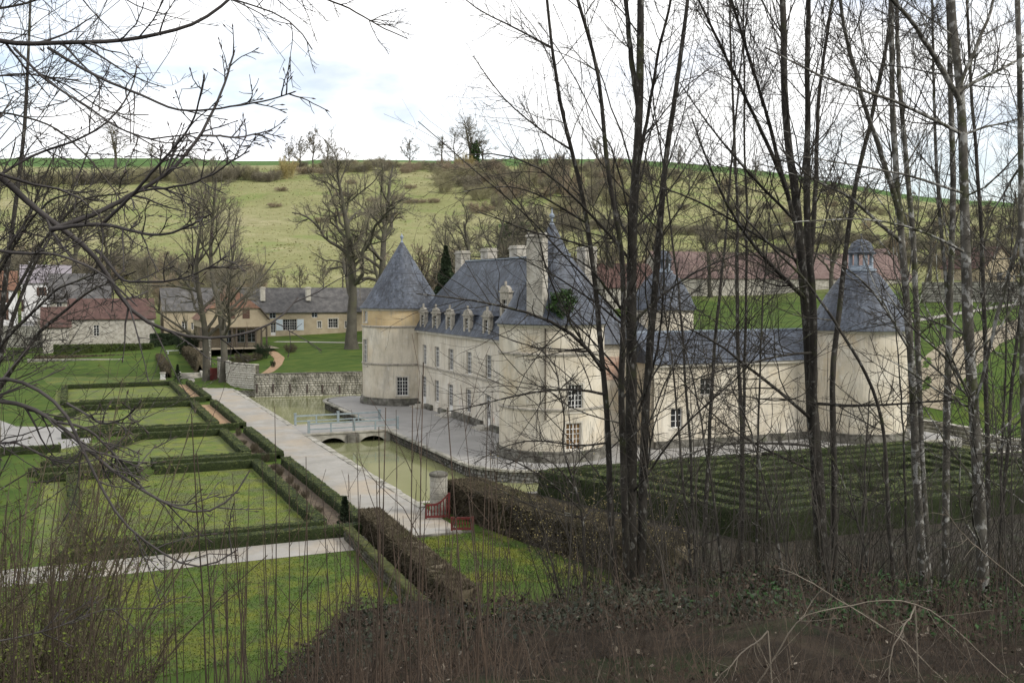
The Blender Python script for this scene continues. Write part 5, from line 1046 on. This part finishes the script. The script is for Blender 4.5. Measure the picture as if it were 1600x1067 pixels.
# ------------------------------------------------------------------ foreground trees
def px_path(pts, d, dd=0.0):
    n = len(pts); return [D(p[0], p[1], d + (dd * k / max(1, n - 1))) for k, p in enumerate(pts)]
def fg_tree(name, label, stems, d, branches=(), n1=34, n2=8, n3=4, seed=1, bark='bark', twig='twig', f1=(.12, .28), up=.05, t0=.12, rmin=(.009, .0042, .0028), ang=(35, 75), below=True):
    """stems: (pixel polyline from base up, radius px at base, radius px at top)"""
    rng = np.random.RandomState(seed); tr = Tubes(); tw = Tubes()
    base = D(*stems[0][0][0], d); base = (base[0], base[1], tz1(base[0], base[1]))
    th = empty(name, base, label, 'tree'); allP = []; allR = []
    def snap(P):
        S = np.concatenate(allP)[:, 1:-1].reshape(-1, 3); k = np.argmin(np.linalg.norm(S - P[0], axis=1)); off = S[k] - P[0]; n = len(P); return [p + off * max(0, 1 - 1.5 * i / (n - 1)) for i, p in enumerate(P)]
    for (pl, r0, r1, *dd) in stems:
        dd = dd[0] if dd else rng.uniform(-1, 1); P = px_path(pl, d, dd)
        if allP and pl[0][1] <= 850: P = snap(P)
        if pl is stems[0][0] or pl[0][1] > 850:
            q = P[0]; P = [np.array((q[0], q[1], tz1(q[0], q[1]) - .3))] + P
        Pn, Rn = stem_arr(P, .63 * r0 * d / F, .66 * r1 * d / F, 30, rng, .012); Rn[0, 0] *= 1.25; Rn[0] *= rng.uniform(.94, 1.06, 30); tr.add(Pn, Rn, 10); allP.append(Pn); allR.append(Rn)
    P = np.concatenate(allP); R = np.concatenate(allR)
    P1, R1 = spawn(rng, P, R, n1, t0, 1.0, ang, f1, 9, up, .11, .23, rmin[0], .5); tr.add(P1, R1, 5)
    for (pl, r0, r1, *dd) in branches:
        Pn, Rn = stem_arr(snap(px_path(pl, d, dd[0] if dd else rng.uniform(-2, 2))), .62 * r0 * d / F, .65 * r1 * d / F, 9, rng, .015); tr.add(Pn, Rn, 6); P1 = np.concatenate([P1, Pn, Pn, Pn]); R1 = np.concatenate([R1, Rn, Rn, Rn])
    P2, R2 = spawn(rng, P1, R1, n2, .1, 1.0, (25, 65), (.2, .5), 6, up * .6, .14, .5, rmin[1], .2); tw.add(P2, R2, 3)
    P3, R3 = spawn(rng, P2, R2, n3, .15, 1.0, (25, 60), (.25, .6), 4, .02, .15, .6, rmin[2], .08); tw.add(P3, R3, 3)
    link_mesh('trunk', tr.mesh('trunk', base), th, M[bark]); link_mesh('twigs', tw.mesh('twigs', base), th, M[twig])['kind'] = 'stuff'; return th
A = [([(985, 935), (986, 800), (988, 640), (988, 400), (995, 262), (1003, 150), (1003, 0), (1006, -250), (1000, -480)], 17, 4, .5),
     ([(1000, 925), (1003, 800), (1006, 650), (1027, 400), (1037, 262), (1050, 180), (1065, 75), (1074, 0), (1095, -220)], 13, 3, 1.5),
     ([(966, 930), (955, 800), (950, 650), (924, 400), (907, 292), (885, 210), (870, 157), (859, 75), (850, 0), (840, -180)], 9, 2.2, -1.0),
     ([(980, 920), (975, 720), (972, 600), (978, 400), (952, 281), (945, 206), (937, 112), (922, 64), (900, 0), (870, -170)], 10, 2.5, -2.0),
     ([(1003, 161), (990, 100), (978, 0), (965, -200)], 8, 2.5, .8), ([(992, 300), (1015, 180), (1030, 80), (1050, 0), (1070, -150)], 5, 2, -1)]
Ab = [([(985, 400), (940, 345), (890, 300), (840, 250), (770, 235), (730, 245)], 4, 1, -3), ([(960, 575), (920, 520), (860, 495), (800, 480), (720, 465), (650, 460)], 5, 1.2, -3), ([(955, 620), (900, 608), (840, 608), (770, 625), (700, 640)], 4, 1, -3), ([(905, 345), (840, 300), (790, 285), (720, 300)], 3, 1, -2),
      ([(925, 400), (860, 375), (800, 350), (740, 330)], 3, 1, -2), ([(890, 225), (830, 190), (780, 150), (740, 90)], 2.5, .8, -2), ([(860, 90), (800, 50), (740, 15), (690, -30)], 2.5, .8, -2), ([(960, 690), (900, 700), (850, 680), (790, 690), (740, 720)], 3, .8, -2), ([(1010, 500), (1060, 440), (1130, 400), (1190, 385)], 4, 1, 2), ([(990, 520), (960, 470), (905, 400), (860, 395)], 4, 1, -1)]
fg_tree('bare_tree', 'clump of four dark bare stems rising in front of the near cone tower', A, 18, Ab, 26, 8, 4, 11, 'bark', f1=(.12, .34), ang=(25, 60), up=.06)
B = [([(1290, 930), (1280, 800), (1268, 640), (1262, 500), (1248, 370), (1240, 262), (1226, 200), (1224, 0), (1215, -250)], 19, 4, .5),
     ([(1305, 900), (1303, 720), (1300, 560), (1322, 400), (1329, 319), (1357, 206), (1384, 75), (1400, -50), (1420, -240)], 9, 3, 1.5),
     ([(1268, 640), (1270, 480), (1262, 300), (1266, 150), (1267, 0), (1270, -200)], 11, 3.5, -1.5), ([(1262, 500), (1275, 330), (1280, 150), (1300, 0), (1320, -150)], 7, 2.5, 1), ([(1245, 380), (1200, 200), (1160, 60), (1120, -60)], 6, 2, -2), ([(1240, 300), (1180, 170), (1110, 40), (1060, -60)], 5, 1.8, -2.5)]
Bb = [([(1262, 650), (1180, 580), (1100, 520), (1040, 500)], 5, 1.2, -2), ([(1265, 700), (1190, 690), (1110, 690), (1030, 720)], 4, 1, -3), ([(1258, 480), (1180, 400), (1120, 300), (1080, 190)], 6, 1.5, -2), ([(1270, 620), (1340, 630), (1420, 630), (1500, 625)], 4.5, 1.5, -3), ([(1250, 420), (1150, 350), (1060, 300), (990, 280)], 4, 1, -2),
      ([(1250, 350), (1160, 260), (1100, 190), (1060, 130)], 4, 1, -2), ([(1280, 560), (1220, 560), (1150, 575), (1090, 590), (1030, 620)], 3.5, 1, -3), ([(1268, 760), (1200, 720), (1120, 660), (1060, 580)], 3.5, 1, -1)]
fg_tree('bare_tree', 'thick dark bare tree with fanning limbs left of the lantern tower', B, 18, Bb, 24, 8, 4, 12, 'bark', f1=(.16, .40), ang=(18, 48), up=.07, t0=.4)
Cs = [([(1542, 1000), (1532, 800), (1522, 650), (1512, 450), (1507, 300), (1505, 157), (1492, 56), (1487, 0), (1480, -300)], 16, 7, .3), ([(1506, 160), (1450, 70), (1425, 35), (1385, -5), (1330, -90)], 7, 3, -1), ([(1506, 150), (1530, 80), (1545, 40), (1560, -20), (1590, -130)], 5, 2, .5)]
Cb = [([(1496, 225), (1420, 175), (1350, 144), (1275, 116), (1200, 71)], 4.5, 1.5, -2), ([(1500, 294), (1410, 268), (1312, 255), (1230, 245)], 3.5, 1, -2), ([(1508, 372), (1450, 348), (1390, 340), (1290, 345), (1200, 355)], 3.5, 1, -2), ([(1512, 150), (1560, 115), (1600, 88), (1680, 30)], 5, 2, 1), ([(1515, 230), (1560, 200), (1620, 180)], 3.5, 1.5, 1), ([(1520, 640), (1470, 560), (1420, 520), (1370, 440)], 4, 1, -1.5), ([(1525, 720), (1580, 660), (1640, 600)], 3, 1, 1)]
fg_tree('lichen_tree', 'straight tree with lichen-spotted pale bark near the right edge', Cs, 15, Cb, 24, 8, 5, 13, 'bark_lichen')
Ds = [([(1445, 960), (1432, 760), (1425, 600), (1410, 400), (1400, 300), (1392, 150), (1390, 0), (1385, -260)], 12, 4, .4), ([(1452, 950), (1440, 700), (1432, 400), (1420, 250), (1405, 100), (1405, 0), (1400, -220)], 9, 3.5, 1.5), ([(1404, 330), (1375, 230), (1345, 150), (1325, 60), (1315, 0), (1300, -160)], 7, 2.5, -1), ([(1408, 390), (1370, 350), (1330, 310), (1270, 280), (1220, 230)], 5, 1.5, -2)]
fg_tree('lichen_tree', 'pair of lichened stems forking low just right of the lantern tower', Ds, 16.5, [([(1420, 560), (1370, 470), (1320, 420), (1270, 400)], 3.5, 1, -1)], 24, 8, 5, 14, 'bark_lichen', f1=(.14, .36), ang=(20, 52), t0=.35)
fg_tree('lichen_tree', 'slim straight tree close behind the lichen-spotted tree', [([(1478, 970), (1478, 800), (1480, 600), (1488, 375), (1487, 200), (1482, 0), (1478, -300)], 10, 4.5, .5), ([(1482, 500), (1465, 300), (1458, 150), (1455, 0), (1450, -160)], 5, 2, 1)], 17.5, [], 22, 8, 4, 15, 'bark_lichen', ang=(20, 55), t0=.3)
fg_tree('lichen_tree', 'slender spotted trunk along the right frame edge', [([(1608, 1010), (1604, 800), (1598, 600), (1595, 300), (1590, 0), (1588, -300)], 9, 5, .3), ([(1585, 330), (1560, 480), (1525, 640)], 5, 4, .4)], 14, [([(1596, 250), (1550, 330), (1530, 380)], 3, 1, 1)], 22, 7, 4, 16, 'bark_lichen')
fg_tree('sapling', 'thin leaning sapling crossing in front of the lantern tower', [([(1396, 930), (1390, 780), (1383, 660), (1364, 602), (1335, 550), (1308, 507), (1265, 442), (1215, 400), (1150, 330)], 6, 2, -1)], 14, [], 12, 6, 4, 17)
fg_tree('sapling', 'small crooked dark sapling in front of the shaggy hedge', [([(914, 930), (909, 830), (905, 790), (890, 745), (875, 700), (880, 640), (860, 560)], 5, 1.2, 0)], 15, [([(905, 800), (860, 760), (840, 740), (800, 720), (760, 700)], 3, 1, -.5), ([(900, 770), (860, 715), (820, 705), (780, 730)], 2.5, .8, -.5), ([(906, 810), (850, 800), (790, 770), (740, 745)], 2.5, .8, -.5)], 12, 6, 4, 18, rmin=(.010, .005, .004))
for k, (px, py, top, lean, dd, lab) in enumerate([(1085, 930, 380, -60, 16, 'whippy sapling right of the dark stem clump'), (1135, 940, 470, -90, 15, 'low leaning sapling before the hedge maze'), (1180, 960, 300, 30, 17, 'upright sapling left of the thick fanning tree'), (1345, 960, 600, 20, 15, 'upright sapling in front of the lantern tower wall'), (1370, 970, 700, -70, 13, 'low bent sapling below the lantern tower'), (1420, 990, 480, -20, 15, 'sapling stem beside the low forked pair'), (1560, 1000, 300, 30, 16, 'sapling between the last two right-hand trunks'), (1235, 960, 560, -110, 14, 'sapling bending left below the fanning tree')]):
    fg_tree('sapling', lab, [([(px, py), (px + lean * .2, py - (py - top) * .35), (px + lean * .5, py - (py - top) * .7), (px + lean, top)], 4.2, 1.2, .5)], dd, [], 16, 6, 3, 30 + k, f1=(.15, .38), rmin=(.008, .005, .004))

def slender():
    rng = np.random.RandomState(70); tr = Tubes(); tw = Tubes(); H = 17.0; Ps, Rs = [], []
    for k in range(2):
        a = k * 2.6; P, R_ = stem_arr([(.1 * math.cos(a), .1 * math.sin(a), -.4), (.25 * math.cos(a), .25 * math.sin(a), 4), (.7 * math.cos(a), .7 * math.sin(a), 9), (1.5 * math.cos(a), 1.5 * math.sin(a), H - k * 2)], .068 - .018 * k, .016, 26, rng, .03); tr.add(P, R_, 8); Ps.append(P); Rs.append(R_)
    P = np.concatenate(Ps); R_ = np.concatenate(Rs); P1, R1 = spawn(rng, P, R_, 28, .30, 1, (18, 50), (.12, .32), 8, .07, .1, .25, .007, .5); tr.add(P1, R1, 4); P2, R2 = spawn(rng, P1, R1, 8, .1, 1, (20, 55), (.25, .5), 5, .04, .13, .5, .0048, .2); tw.add(P2, R2, 3); P3, R3 = spawn(rng, P2, R2, 4, .15, 1, (20, 55), (.25, .6), 4, .02, .14, .6, .0036, .1); tw.add(P3, R3, 3)
    a = tr.mesh('trunk'); a.materials.append(M['bark']); b = tw.mesh('twigs'); b.materials.append(M['twig'])
    for k, (px, d, sc, lab) in enumerate([(1098, 27, .95, 'slender two-stemmed tree midway between the dark clump and the fanning tree'), (1165, 23, .9, 'slender pole tree close left of the thick fanning tree'), (1562, 23, 1.0, 'slender tree between lichen-spotted tree and right edge'), (1640, 27, 1.1, 'slender tree half outside the right frame edge')]):
        x, y = D(px, 450, d)[:2]; th = empty('slender_tree', (x, y, tz1(x, y)), lab, 'tree', 'slender trees of the wood edge')
        for nm, me in (('trunk', a), ('twigs', b)):
            o = bpy.data.objects.new(nm, me); COL.objects.link(o); o.parent = th; o.scale = (sc, sc, sc * (1 + .06 * (k % 3))); o.rotation_euler = (0, 0, k * 1.37)
            if nm == 'twigs': o['kind'] = 'stuff'
slender()
# left overhanging limbs of a tree standing just outside the frame
def left_tree(name, label, d, trunk_px, limbs, seed, n2=14, n3=4, mat='twig', r_px=26, buds=True, rm=(.0045, .003), fr=(.10, .32)):
    rng = np.random.RandomState(seed); tr = Tubes(); tw = Tubes(); x, y = D(trunk_px, 450, d)[:2]; base = (x, y, tz1(x, y)); th = empty(name, base, label, 'tree')
    Pt, Rt = stem_arr([(x, y, base[2] - .4), (x + .1, y, base[2] + 2), (x, y + .15, base[2] + 5), (x - .2, y, base[2] + 9)], r_px * d / F, r_px * .4 * d / F, 16, rng, .01); tr.add(Pt, Rt, 10)
    Ps = []; Rs = []
    for (pl, r0, r1, hook) in limbs:
        dd = rng.uniform(-.8, .8); P = px_path(pl, d, dd)
        if hook: q = P[0]; P = [np.array((x, y, q[2] - .6 * (1 if hook > 0 else -1)))] + P
        Pn, Rn = stem_arr(P, r0 * d / F, r1 * d / F, 26, rng, .004); tr.add(Pn, Rn, 7); Ps.append(Pn); Rs.append(Rn)
    P = np.concatenate(Ps); R = np.concatenate(Rs)
    P2, R2 = spawn(rng, P, R, n2, .12, 1.0, (25, 60), fr, 7, .02, .10, .55, rm[0], .12); tr.add(P2, R2, 4); P3, R3 = spawn(rng, P2, R2, n3, .2, 1.0, (25, 60), (.2, .5), 4, .04, .12, .7, rm[1], .06); tw.add(P3, R3, 3)
    link_mesh('branches', tr.mesh('branches', base), th, M[mat]); link_mesh('twigs', tw.mesh('twigs', base), th, M[mat])['kind'] = 'stuff'
    if buds:
        ends = np.concatenate([P2[:, -1], P3[:, -1][::6], P[:, -1]]); dirs = np.concatenate([P2[:, -1] - P2[:, -2], (P3[:, -1] - P3[:, -2])[::6], P[:, -1] - P[:, -2]]); dirs /= np.linalg.norm(dirs, axis=1)[:, None]
        Pb = np.stack([ends - dirs * .004, ends + dirs * .010, ends + dirs * .026], 1); Rb = np.tile(np.array([.002, .0048, .001]), (len(ends), 1)); tb = Tubes(); tb.add(Pb, Rb, 5); o = link_mesh('buds', tb.mesh('buds', base), th, M['bud']); o['kind'] = 'stuff'
    return th
LB = [([(-60, 50), (0, 64), (22, 71), (75, 67), (150, 67), (225, 62), (300, 41), (356, 4), (400, -50)], 5, 2, 1), ([(22, 75), (67, 124), (120, 157), (172, 195), (225, 217), (300, 205)], 2.2, 1, 0), ([(-60, 225), (0, 275), (37, 311), (79, 349), (124, 375), (138, 380), (169, 422), (180, 459), (202, 487), (253, 520), (323, 533), (365, 532), (415, 514), (459, 489), (461, 470)], 7, 1.3, 1),
      ([(79, 360), (150, 334), (210, 300), (262, 270), (315, 210), (345, 142), (365, 79)], 4.5, 1.5, 0), ([(79, 358), (161, 349), (225, 365), (277, 362), (326, 334)], 3.5, 1.2, 0), ([(-40, 300), (0, 274), (56, 240), (112, 227), (169, 200), (210, 146), (217, 109)], 3, 1.2, 1), ([(75, 75), (150, 120), (210, 146), (277, 174), (337, 172), (412, 161), (459, 144)], 2.6, 1, 0),
      ([(161, 349), (220, 290), (262, 240), (300, 190), (315, 120)], 3, 1, 0), ([(210, 300), (300, 285), (340, 265), (385, 235)], 2, 1, 0), ([(315, 212), (370, 216), (420, 208)], 2, 1, 0), ([(150, 390), (190, 440), (240, 440), (300, 430), (350, 400)], 2.5, 1, 0), ([(-50, 380), (20, 400), (90, 400), (160, 430), (210, 480)], 4, 1.2, 1)]
left_tree('overhanging_tree', 'near bare tree whose budded limbs reach in from the upper left', 6.0, -160, LB, 3, 12, 4, 'twig_grey')
LB2 = [([(-60, 640), (0, 619), (32, 630), (89, 659), (127, 700), (178, 738), (223, 773), (271, 796), (312, 812), (357, 796), (376, 777), (389, 745)], 5, 1.3, 1), ([(-60, 610), (0, 589), (22, 579), (41, 605), (73, 611), (105, 630), (127, 681), (140, 719), (166, 757), (178, 796), (207, 828), (239, 850), (277, 879), (306, 893), (341, 888), (370, 863)], 4, 1.2, 1),
       ([(89, 659), (140, 668), (190, 720), (230, 770), (280, 790), (340, 770)], 2.4, 1, 0), ([(127, 700), (180, 715), (220, 730), (245, 700)], 2, .9, 0), ([(105, 630), (160, 660), (200, 655), (215, 640)], 2, .9, 0), ([(-50, 700), (30, 690), (70, 720), (120, 730), (150, 720)], 3, 1, 1), ([(-60, 1010), (0, 1003), (80, 985), (150, 955), (240, 953)], 2.2, .8, 1)]
left_tree('overhanging_tree', 'low bare limbs with upturned twig tips across the parterre at left', 5.5, -190, LB2, 8, 12, 3, 'twig_grey', fr=(.08, .22))
LB3 = [([(-80, -60), (60, -20), (200, 5), (330, -10), (430, 20), (480, 45), (494, 82)], 3, 1, 1), ([(330, -40), (440, -20), (540, 10), (600, 45), (640, 60)], 2.4, .8, 0), ([(-60, 130), (40, 115), (100, 130), (160, 180), (230, 180)], 2.2, .9, 1), ([(-60, 20), (30, 10), (120, -20), (200, -60)], 3, 1, 1), ([(-60, 170), (30, 180), (90, 200), (150, 260), (200, 330)], 2.2, 1, 1)]
left_tree('overhanging_tree', 'fine drooping twigs hanging along the upper left sky', 8.5, -220, LB3, 19, 22, 6, 'twig', buds=False)
# thicket of fine bare trees at the left edge
for k, (px, d, lab, s) in enumerate([(-70, 20, 'dense twiggy tree filling the left edge below the sky', 41), (-20, 26, 'dense dark twiggy tree at left behind the budded limbs', 42)]):
    st = [([(px, 900), (px + 10, 600), (px + 30, 420), (px + 60, 200), (px + 70, -60)], 12, 2.5, 1), ([(px + 20, 560), (px + 70, 420), (px + 120, 330), (px + 160, 230)], 6, 1.5, 1), ([(px + 10, 620), (px + 80, 520), (px + 160, 450), (px + 230, 420)], 6, 1.5, -1), ([(px + 15, 480), (px + 90, 360), (px + 150, 310), (px + 220, 300)], 5, 1.5, -1), ([(px + 10, 500), (px - 40, 380), (px - 60, 260)], 5, 2, 1)]
    fg_tree('twiggy_tree', lab, st, d, [], 18, 8, 4, s, rmin=(.012, .007, .006), f1=(.2, .5))
# brown-green shrub at lower left
def big_shrub(name, label, px, d, h, w, seed, mat, leafmat, n0=60):
    rng = np.random.RandomState(seed); x, y = D(px, 450, d)[:2]; base = (x, y, tz1(x, y)); th = empty(name, base, label, 'shrub'); a = rng.uniform(0, 6.28, n0); r = np.sqrt(rng.rand(n0)) * w * .35
    P0 = np.zeros((n0, 6, 3)); P0[:, 0] = np.stack([x + np.cos(a) * r, y + np.sin(a) * r, np.full(n0, base[2] - .2)], -1); dr = np.stack([np.cos(a) * .35, np.sin(a) * .35, np.ones(n0)], -1) + rng.normal(0, .12, (n0, 3))
    for k in range(1, 6): dr = dr + rng.normal(0, .07, (n0, 3)); P0[:, k] = P0[:, k - 1] + dr * (h / 5.5) * rng.uniform(.8, 1.1, (n0, 1))
    R0 = np.tile(np.linspace(.016, .006, 6), (n0, 1)); t = Tubes(); t.add(P0, R0, 4); P1, R1 = spawn(rng, P0, R0, 11, .15, 1, (20, 60), (.12, .28), 4, .05, .14, .6, .005); t.add(P1, R1, 3); P2, R2 = spawn(rng, P1, R1, 5, .1, 1, (20, 60), (.25, .6), 4, .03, .15, .7, .004); t.add(P2, R2, 3)
    link_mesh('stems', t.mesh('stems', base), th, M[mat])
    C = np.concatenate([P2[:, k] for k in (1, 2, 3)]); C = C[rng.rand(len(C)) < .5]; n = len(C); o = rng.normal(0, 1, (n, 3)); o /= np.linalg.norm(o, axis=1)[:, None]; q = np.cross(o, rng.normal(0, 1, (n, 3))); q /= np.linalg.norm(q, axis=1)[:, None]; s = rng.uniform(.012, .03, n)[:, None]
    V = np.stack([C, C + q * s * .5 + o * s, C + o * s * 2, C - q * s * .5 + o * s], 1).reshape(-1, 3) - np.array(base); ob = link_mesh('leaves', np_mesh('leaves', V, np.arange(n * 4).reshape(n, 4)), th, M[leafmat]); ob['kind'] = 'stuff'
big_shrub('thicket_shrub', 'dense olive-brown shrub filling the lower left corner', -30, 13, 4.1, 2.6, 1, 'beech', 'lawn_moss', 95)
big_shrub('thicket_shrub', 'loose brown shrub spreading right from the lower left corner', 60, 11, 1.9, 2.2, 2, 'beech', 'lawn_moss', 80)
big_shrub('thicket_shrub', 'olive twiggy shrub standing behind the lower left corner shrub', -10, 17, 5.4, 2.8, 3, 'beech', 'lawn_moss', 55)
big_shrub('thicket_shrub', 'leafing yellow-green shrub at the maze corner behind the stem clump', 930, 30, 4.2, 4.0, 4, 'twig', 'twig_gold', 40)

# ------------------------------------------------------------------ undergrowth on the slope
def scatter(rng, n, px0, px1, d0, d1, pw=1.0):
    px = rng.uniform(px0, px1, n); d = d0 + (d1 - d0) * rng.rand(n)**pw; lat = (px - 800) / F * d; x = lat * cY + d * sY; y = -lat * sY + d * cY; z = tz(x, y); return x, y, z, d
def leaves(name, label, n, area, size, mat, seed, h=.06, flatten=.6, clump=None):
    rng = np.random.RandomState(seed); x, y, z, d = scatter(rng, n, *area); k = z > .25
    if clump: k &= (np.sin(x * clump + 1.1) * np.sin(y * clump * 1.3 + .5) + .5 * np.sin(x * clump * 2.7 + y * 2.1)) > .05
    x, y, z, d = x[k], y[k], z[k], d[k]; n = len(x); C = np.stack([x, y, z + rng.uniform(0, h, n)], -1); o = rng.normal(0, 1, (n, 3)); o[:, 2] *= flatten; o /= np.linalg.norm(o, axis=1)[:, None]; q = np.cross(o, rng.normal(0, 1, (n, 3))); q /= np.linalg.norm(q, axis=1)[:, None]; s = size * rng.uniform(.5, 1.5, n)[:, None]
    V = np.stack([C - o * s, C + q * s * .55, C + o * s, C - q * s * .55], 1).reshape(-1, 3); ob = link_mesh(name, np_mesh(name, V, np.arange(n * 4).reshape(n, 4)), mat=M[mat]); tag(ob, label, 'ground cover', kind='stuff'); return ob
meadow_tussocks()
leaves('bright_leaves', 'scattered pale curled leaves on the bank', 900, (0, 1800, 3, 16, 1.0), .020, 'straw', 71, .1, .8)
leaves('leaf_litter', 'brown dead leaves lying over the wooded slope', 34000, (-250, 1900, 2.2, 40, 1.2), .016, 'deadleaf', 1)
leaves('ivy_cover', 'dark ivy and low leaves covering the bank below the hedges', 34000, (350, 1350, 8, 32, 1.2), .021, 'ivy_dark', 2, .18, 1.0)
leaves('dry_leaves', 'grey-brown dry leaves caught among the ivy on the bank', 26000, (200, 1900, 9, 42, 1.2), .030, 'deadleaf', 12, .22, 1.0)
leaves('herb_patch', 'fresh green herbs in patches between the right-hand trunks', 36000, (1000, 1900, 9, 34, 1.1), .026, 'herb', 3, .22, .8, clump=.55)
def stems(name, label, n, area, h, r, mat, seed, lean=.18, sub=2, K=5, kind='stuff', zmin=.3):
    rng = np.random.RandomState(seed); x, y, z, d = scatter(rng, n, *area); k = z > zmin; x, y, z = x[k], y[k], z[k]; n = len(x); hh = rng.uniform(h[0], h[1], n)[:, None]; dr = np.stack([rng.normal(0, lean, n), rng.normal(0, lean, n), np.ones(n)], -1); P = [np.stack([x, y, z - .05], -1)]
    for _ in range(K - 1): dr = dr + rng.normal(0, lean * .35, (n, 3)); P.append(P[-1] + dr * hh / (K - 1))
    P = np.stack(P, 1); R = np.linspace(1, .4, K)[None] * rng.uniform(r[0], r[1], n)[:, None]; t = Tubes(); t.add(P, R, 3)
    if sub: P1, R1 = spawn(rng, P, R, sub, .25, .95, (20, 50), (.2, .5), 4, .05, .1, .7, r[0] * .6); t.add(P1, R1, 3)
    ob = link_mesh(name, t.mesh(name), mat=M[mat]); tag(ob, label, 'undergrowth', kind=kind)
stems('bramble_stems', 'tangle of dead brown stems covering the foreground slope', 2900, (-250, 1900, 2.6, 14, 1.0), (.15, .5), (.0014, .0030), 'shoot', 5, .45, 2, 4)
stems('russet_brush', 'knee-high russet brush standing over the bank at bottom centre', 620, (250, 1750, 4.5, 13, 1.0), (.25, .75), (.0018, .0036), 'russet', 56, .2, 2, 4)
stems('low_brush', 'fine reddish brush covering the bank nearest the camera', 3200, (100, 1900, 2.4, 8, 1.0), (.10, .34), (.0012, .0028), 'shoot', 55, .6, 1, 3)
stems('dry_grass', 'pale dry stalks scattered through the brambles', 260, (0, 1900, 3, 16, 1.0), (.15, .5), (.0010, .0020), 'straw', 45, .5, 1, 4)
stems('underbrush', 'thin grey-brown underbrush across the wooded slope', 2100, (690, 1900, 12, 46, 1.0), (.4, 1.4), (.003, .006), 'scrub', 6, .32, 3, 4)
stems('brushwood', 'dense dark brushwood between the trunks before the maze', 850, (960, 1950, 16, 46, .9), (.8, 2.4), (.004, .008), 'scrub', 26, .25, 5, 5, zmin=-1)
stems('upright_shoots', 'tall straight russet shoots rising along the lower left foreground', 170, (-40, 820, 4.0, 8.5, 1.0), (.6, 1.75), (.0030, .0058), 'shoot', 7, .05, 2)
stems('dark_shoots', 'dark whippy shoots standing among the right-hand trunks', 260, (880, 1850, 9, 24, 1.0), (1.0, 3.0), (.005, .010), 'twig', 8, .16, 5, 6)
# pale fallen stalks at lower right
for k, (pl, d, lab) in enumerate([([(1170, 1090), (1215, 1010), (1240, 955), (1310, 950), (1390, 935), (1440, 945), (1520, 1010), (1600, 1090)], 5.0, 'long pale arching stalk across the lower right foreground'), ([(1500, 1090), (1410, 1000), (1330, 950), (1250, 895), (1215, 885)], 5.5, 'straight pale stalk leaning left above the leaf litter'), ([(1650, 960), (1560, 880), (1500, 830), (1475, 800)], 5.2, 'pale stalk slanting down from the right frame edge'), ([(1200, 985), (1140, 1040), (1090, 1100)], 4.6, 'short pale broken stalk at the bottom centre right'), ([(1430, 945), (1400, 1010), (1390, 1100)], 4.8, 'pale upright forked stalk in the lower right')]):
    rng = np.random.RandomState(60 + k); P, R = stem_arr(px_path(pl, d, rng.uniform(-.5, .5)), 1.3 * d / F, .6 * d / F, 24, rng, .006); t = Tubes(); t.add(P, R, 5); P1, R1 = spawn(rng, P, R, 12, .1, 1, (25, 60), (.06, .22), 5, .02, .14, .6, .0012); t.add(P1, R1, 3); b = P[0, 0]
    P0, R0 = stem_arr([P[0, 0], (P[0, 0][0] + .05, P[0, 0][1], tz1(P[0, 0][0], P[0, 0][1]) - .05)], .003, .004, 4, rng); t.add(P0, R0, 5)
    ob = link_mesh('dead_stalk', t.mesh('dead_stalk', tuple(b)), mat=M['straw'], base=tuple(b)); tag(ob, lab, 'stalk', 'pale dead stalks')
